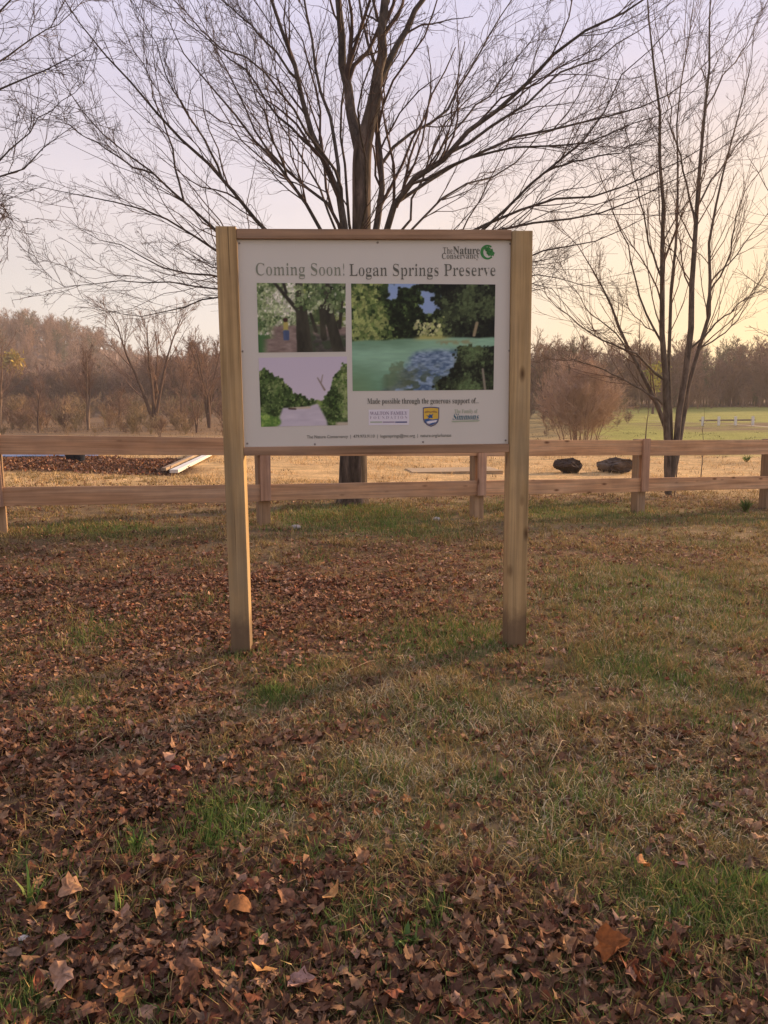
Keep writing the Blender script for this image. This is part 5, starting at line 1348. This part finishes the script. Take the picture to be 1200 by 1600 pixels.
# hay-coloured field grass beyond the fence
def hay_col(X, Y, n): return np.clip(ground_colour(X, Y) * rgg.uniform(.7, 1.5, n)[:, None], 0, .8)
parts = [blades(0, 0, 0, rgg, hay_col, .05, .15, .006, .9, xs=tufts(9000, 12.0, 26, rgg, 7, .07, lambda x, y: smooth(.38, .62, fbm(x * 1.1, y * 1.6, 50, 3)))),
         blades(0, 0, 0, rgg, lambda X, Y, n: ground_colour(X, Y) * .45, .04, .12, .010, .7, xs=tufts(1800, 12.0, 40, rgg, 6, .10, lambda x, y: smooth(.5, .62, fbm(x * .7, y * 1.2, 51, 3)))), blades(40000, 26, 60, rgg, hay_col, .10, .26, .014, .6, lambda x, y: (1 - smooth(-2, 4, x)) * smooth(.3, .7, fbm(x * .1, y * .5, 49)))]
V, Q, C = merge(parts)
tag(mesh('field_grass', V, Q, M_grass, col=C), 'rough tan and green field grass beyond the fence', 'grass', kind='stuff')

# dead leaves heaped on the bed
rgb_ = np.random.default_rng(71)
bn = 11000
BX, BY = rgb_.uniform(-17, -4.2, bn), rgb_.uniform(BED0, BED1 - .5, bn)
bk = fbm(BX * .9, BY * .9, 72, 3)
kp = BX / BY < -.272 + .02 * rgb_.normal(0, 1, bn); BX, BY, bk = BX[kp], BY[kp], bk[kp]; bn = len(BX)
V, Fi, nv = leaf_batch(SIMPLE, bn, np.column_stack([BX, BY, gz(BX, BY) + .07 * smooth(.4, .65, bk) * rgb_.uniform(.2, 1, bn)]), rgb_.uniform(.04, .10, bn), rgb_, .7, .35)
bc = PAL[rgb_.choice(len(PAL), bn, p=PALW)] * rgb_.uniform(.6, 1.2, bn)[:, None]
tag(mesh('bed_leaves', V.reshape(-1, 3), Fi, M_leaf, col=np.repeat(bc, nv, 0)), 'dead brown leaves heaped on the bed beyond the fence at the left', 'leaf litter', kind='stuff')

# a few plants, straws and stones that can be told apart
def weed(px, py, label, seed, n=14, ln=.10, wid=.007, tilt=.5, cat='weed', name='weed'):
    rg = np.random.default_rng(seed); p = hit(px, py)
    cx_, cy_ = np.full(n, p[0]) + rg.normal(0, .012, n), np.full(n, p[1]) + rg.normal(0, .012, n)
    V, Q, C = blades(n, 0, 0, rg, lambda a, b, k: GRN[rg.integers(0, 5, k)] * rg.uniform(.9, 1.5, k)[:, None], ln * .5, ln, wid, tilt, xs=(cx_, cy_))
    V = V - np.array([p[0], p[1], float(gz(p[0], p[1]))])
    o = mesh(name, V, Q, M_grass, col=C); o.location = (p[0], p[1], float(gz(p[0], p[1])) + .01); tag(o, label, cat)
weed(183, 1432, 'single upright green blade of grass in the leaves at the lower left', 1, 3, .12, .007, .25)
weed(45, 1420, 'loose tuft of long green blades at the left edge of the foreground', 2, 8, .14, .006, .5)
weed(395, 1485, 'small broad leaved green weed in the litter left of centre', 3, 16, .07, .012, .9)
weed(640, 1485, 'dark green broad leaved seedlings in the litter at the bottom centre', 4, 22, .07, .014, .9)
weed(215, 1330, 'small green weed rosette among brown leaves below the straw', 5, 18, .07, .010, .8)
weed(425, 1087, 'bright green grass tuft in front of the left sign post', 6, 26, .09, .004, .6)
weed(1167, 722, 'broad leaved green weed standing beyond the fence at the right edge', 7, 34, .30, .022, .9)
weed(1165, 800, 'dark bushy weed at the foot of the rightmost fence post', 8, 220, .34, .006, .75)
def straw(px, py, px2, py2, label, r=.0022, c=M_pale, arch=.015):
    a_, b_ = hit(px, py), hit(px2, py2); a_[2] = gz(*a_[:2]) + .02; b_[2] = gz(*b_[:2]) + .02
    t = np.linspace(0, 1, 8)[:, None]; P = a_ * (1 - t) + b_ * t; P[:, 2] += arch * np.sin(t[:, 0] * np.pi) + .004 * rng.normal(0, 1, 8)
    P[:, 0] += .008 * np.sin(t[:, 0] * 5)
    V, Q = tubes(P[None] - a_, np.linspace(r, r * .6, 8)[None], 5)
    o = mesh('straw', V, Q, c); o.location = a_; tag(o, label, 'straw')
M_straw = plain('straw_tan', (.42, .32, .20), .8, .15, 10)
straw(300, 1063, 352, 1040, 'pale straw lying just left of the foot of the left sign post', c=M_straw)
straw(858, 1205, 888, 1166, 'curved pale grass stalk in the dry grass right of centre', c=M_straw, arch=.05)
straw(140, 1180, 190, 1150, 'thin pale straw on leaves at the middle left', c=M_straw)
straw(540, 1057, 590, 1036, 'thin pale stalk lying in front of the gap between the sign posts', c=M_straw)
straw(18, 1532, 65, 1518, 'short forked brown twig among leaves at the lower left edge', .003, M_twig2)
straw(360, 1370, 420, 1340, 'dark thin twig lying across the foreground leaves left of centre', .0025, M_twig2)
def stone(px, py, s, label, seed, c=(.45, .40, .36)):
    import bmesh
    p = hit(px, py); bm = bmesh.new(); bmesh.ops.create_icosphere(bm, subdivisions=2, radius=s)
    for v in bm.verts:
        f = 1 + .35 * (float(fbm(np.array([v.co.x / s * 1.5 + seed]), np.array([v.co.y / s * 1.5 + v.co.z / s]), seed, 2)[0]) - .5)
        v.co = Vector((v.co.x * f * 1.2, v.co.y * f, v.co.z * f * .6))
    me = bpy.data.meshes.new('stone'); bm.to_mesh(me); bm.free(); me.materials.append(plain('pale_stone', c, .9, .2, 40))
    for q in me.polygons: q.use_smooth = True
    o = link('stone', me); o.location = (p[0], p[1], float(gz(p[0], p[1])) + s * .4); tag(o, label, 'stone')
stone(35, 1474, .022, 'small pale stone among leaves at the lower left edge', 1)
stone(462, 826, .05, 'pale stone on the bare earth right of the fence post seen under the sign', 2)
stone(682, 813, .045, 'pale stone in the grass right of the tree trunk', 3)
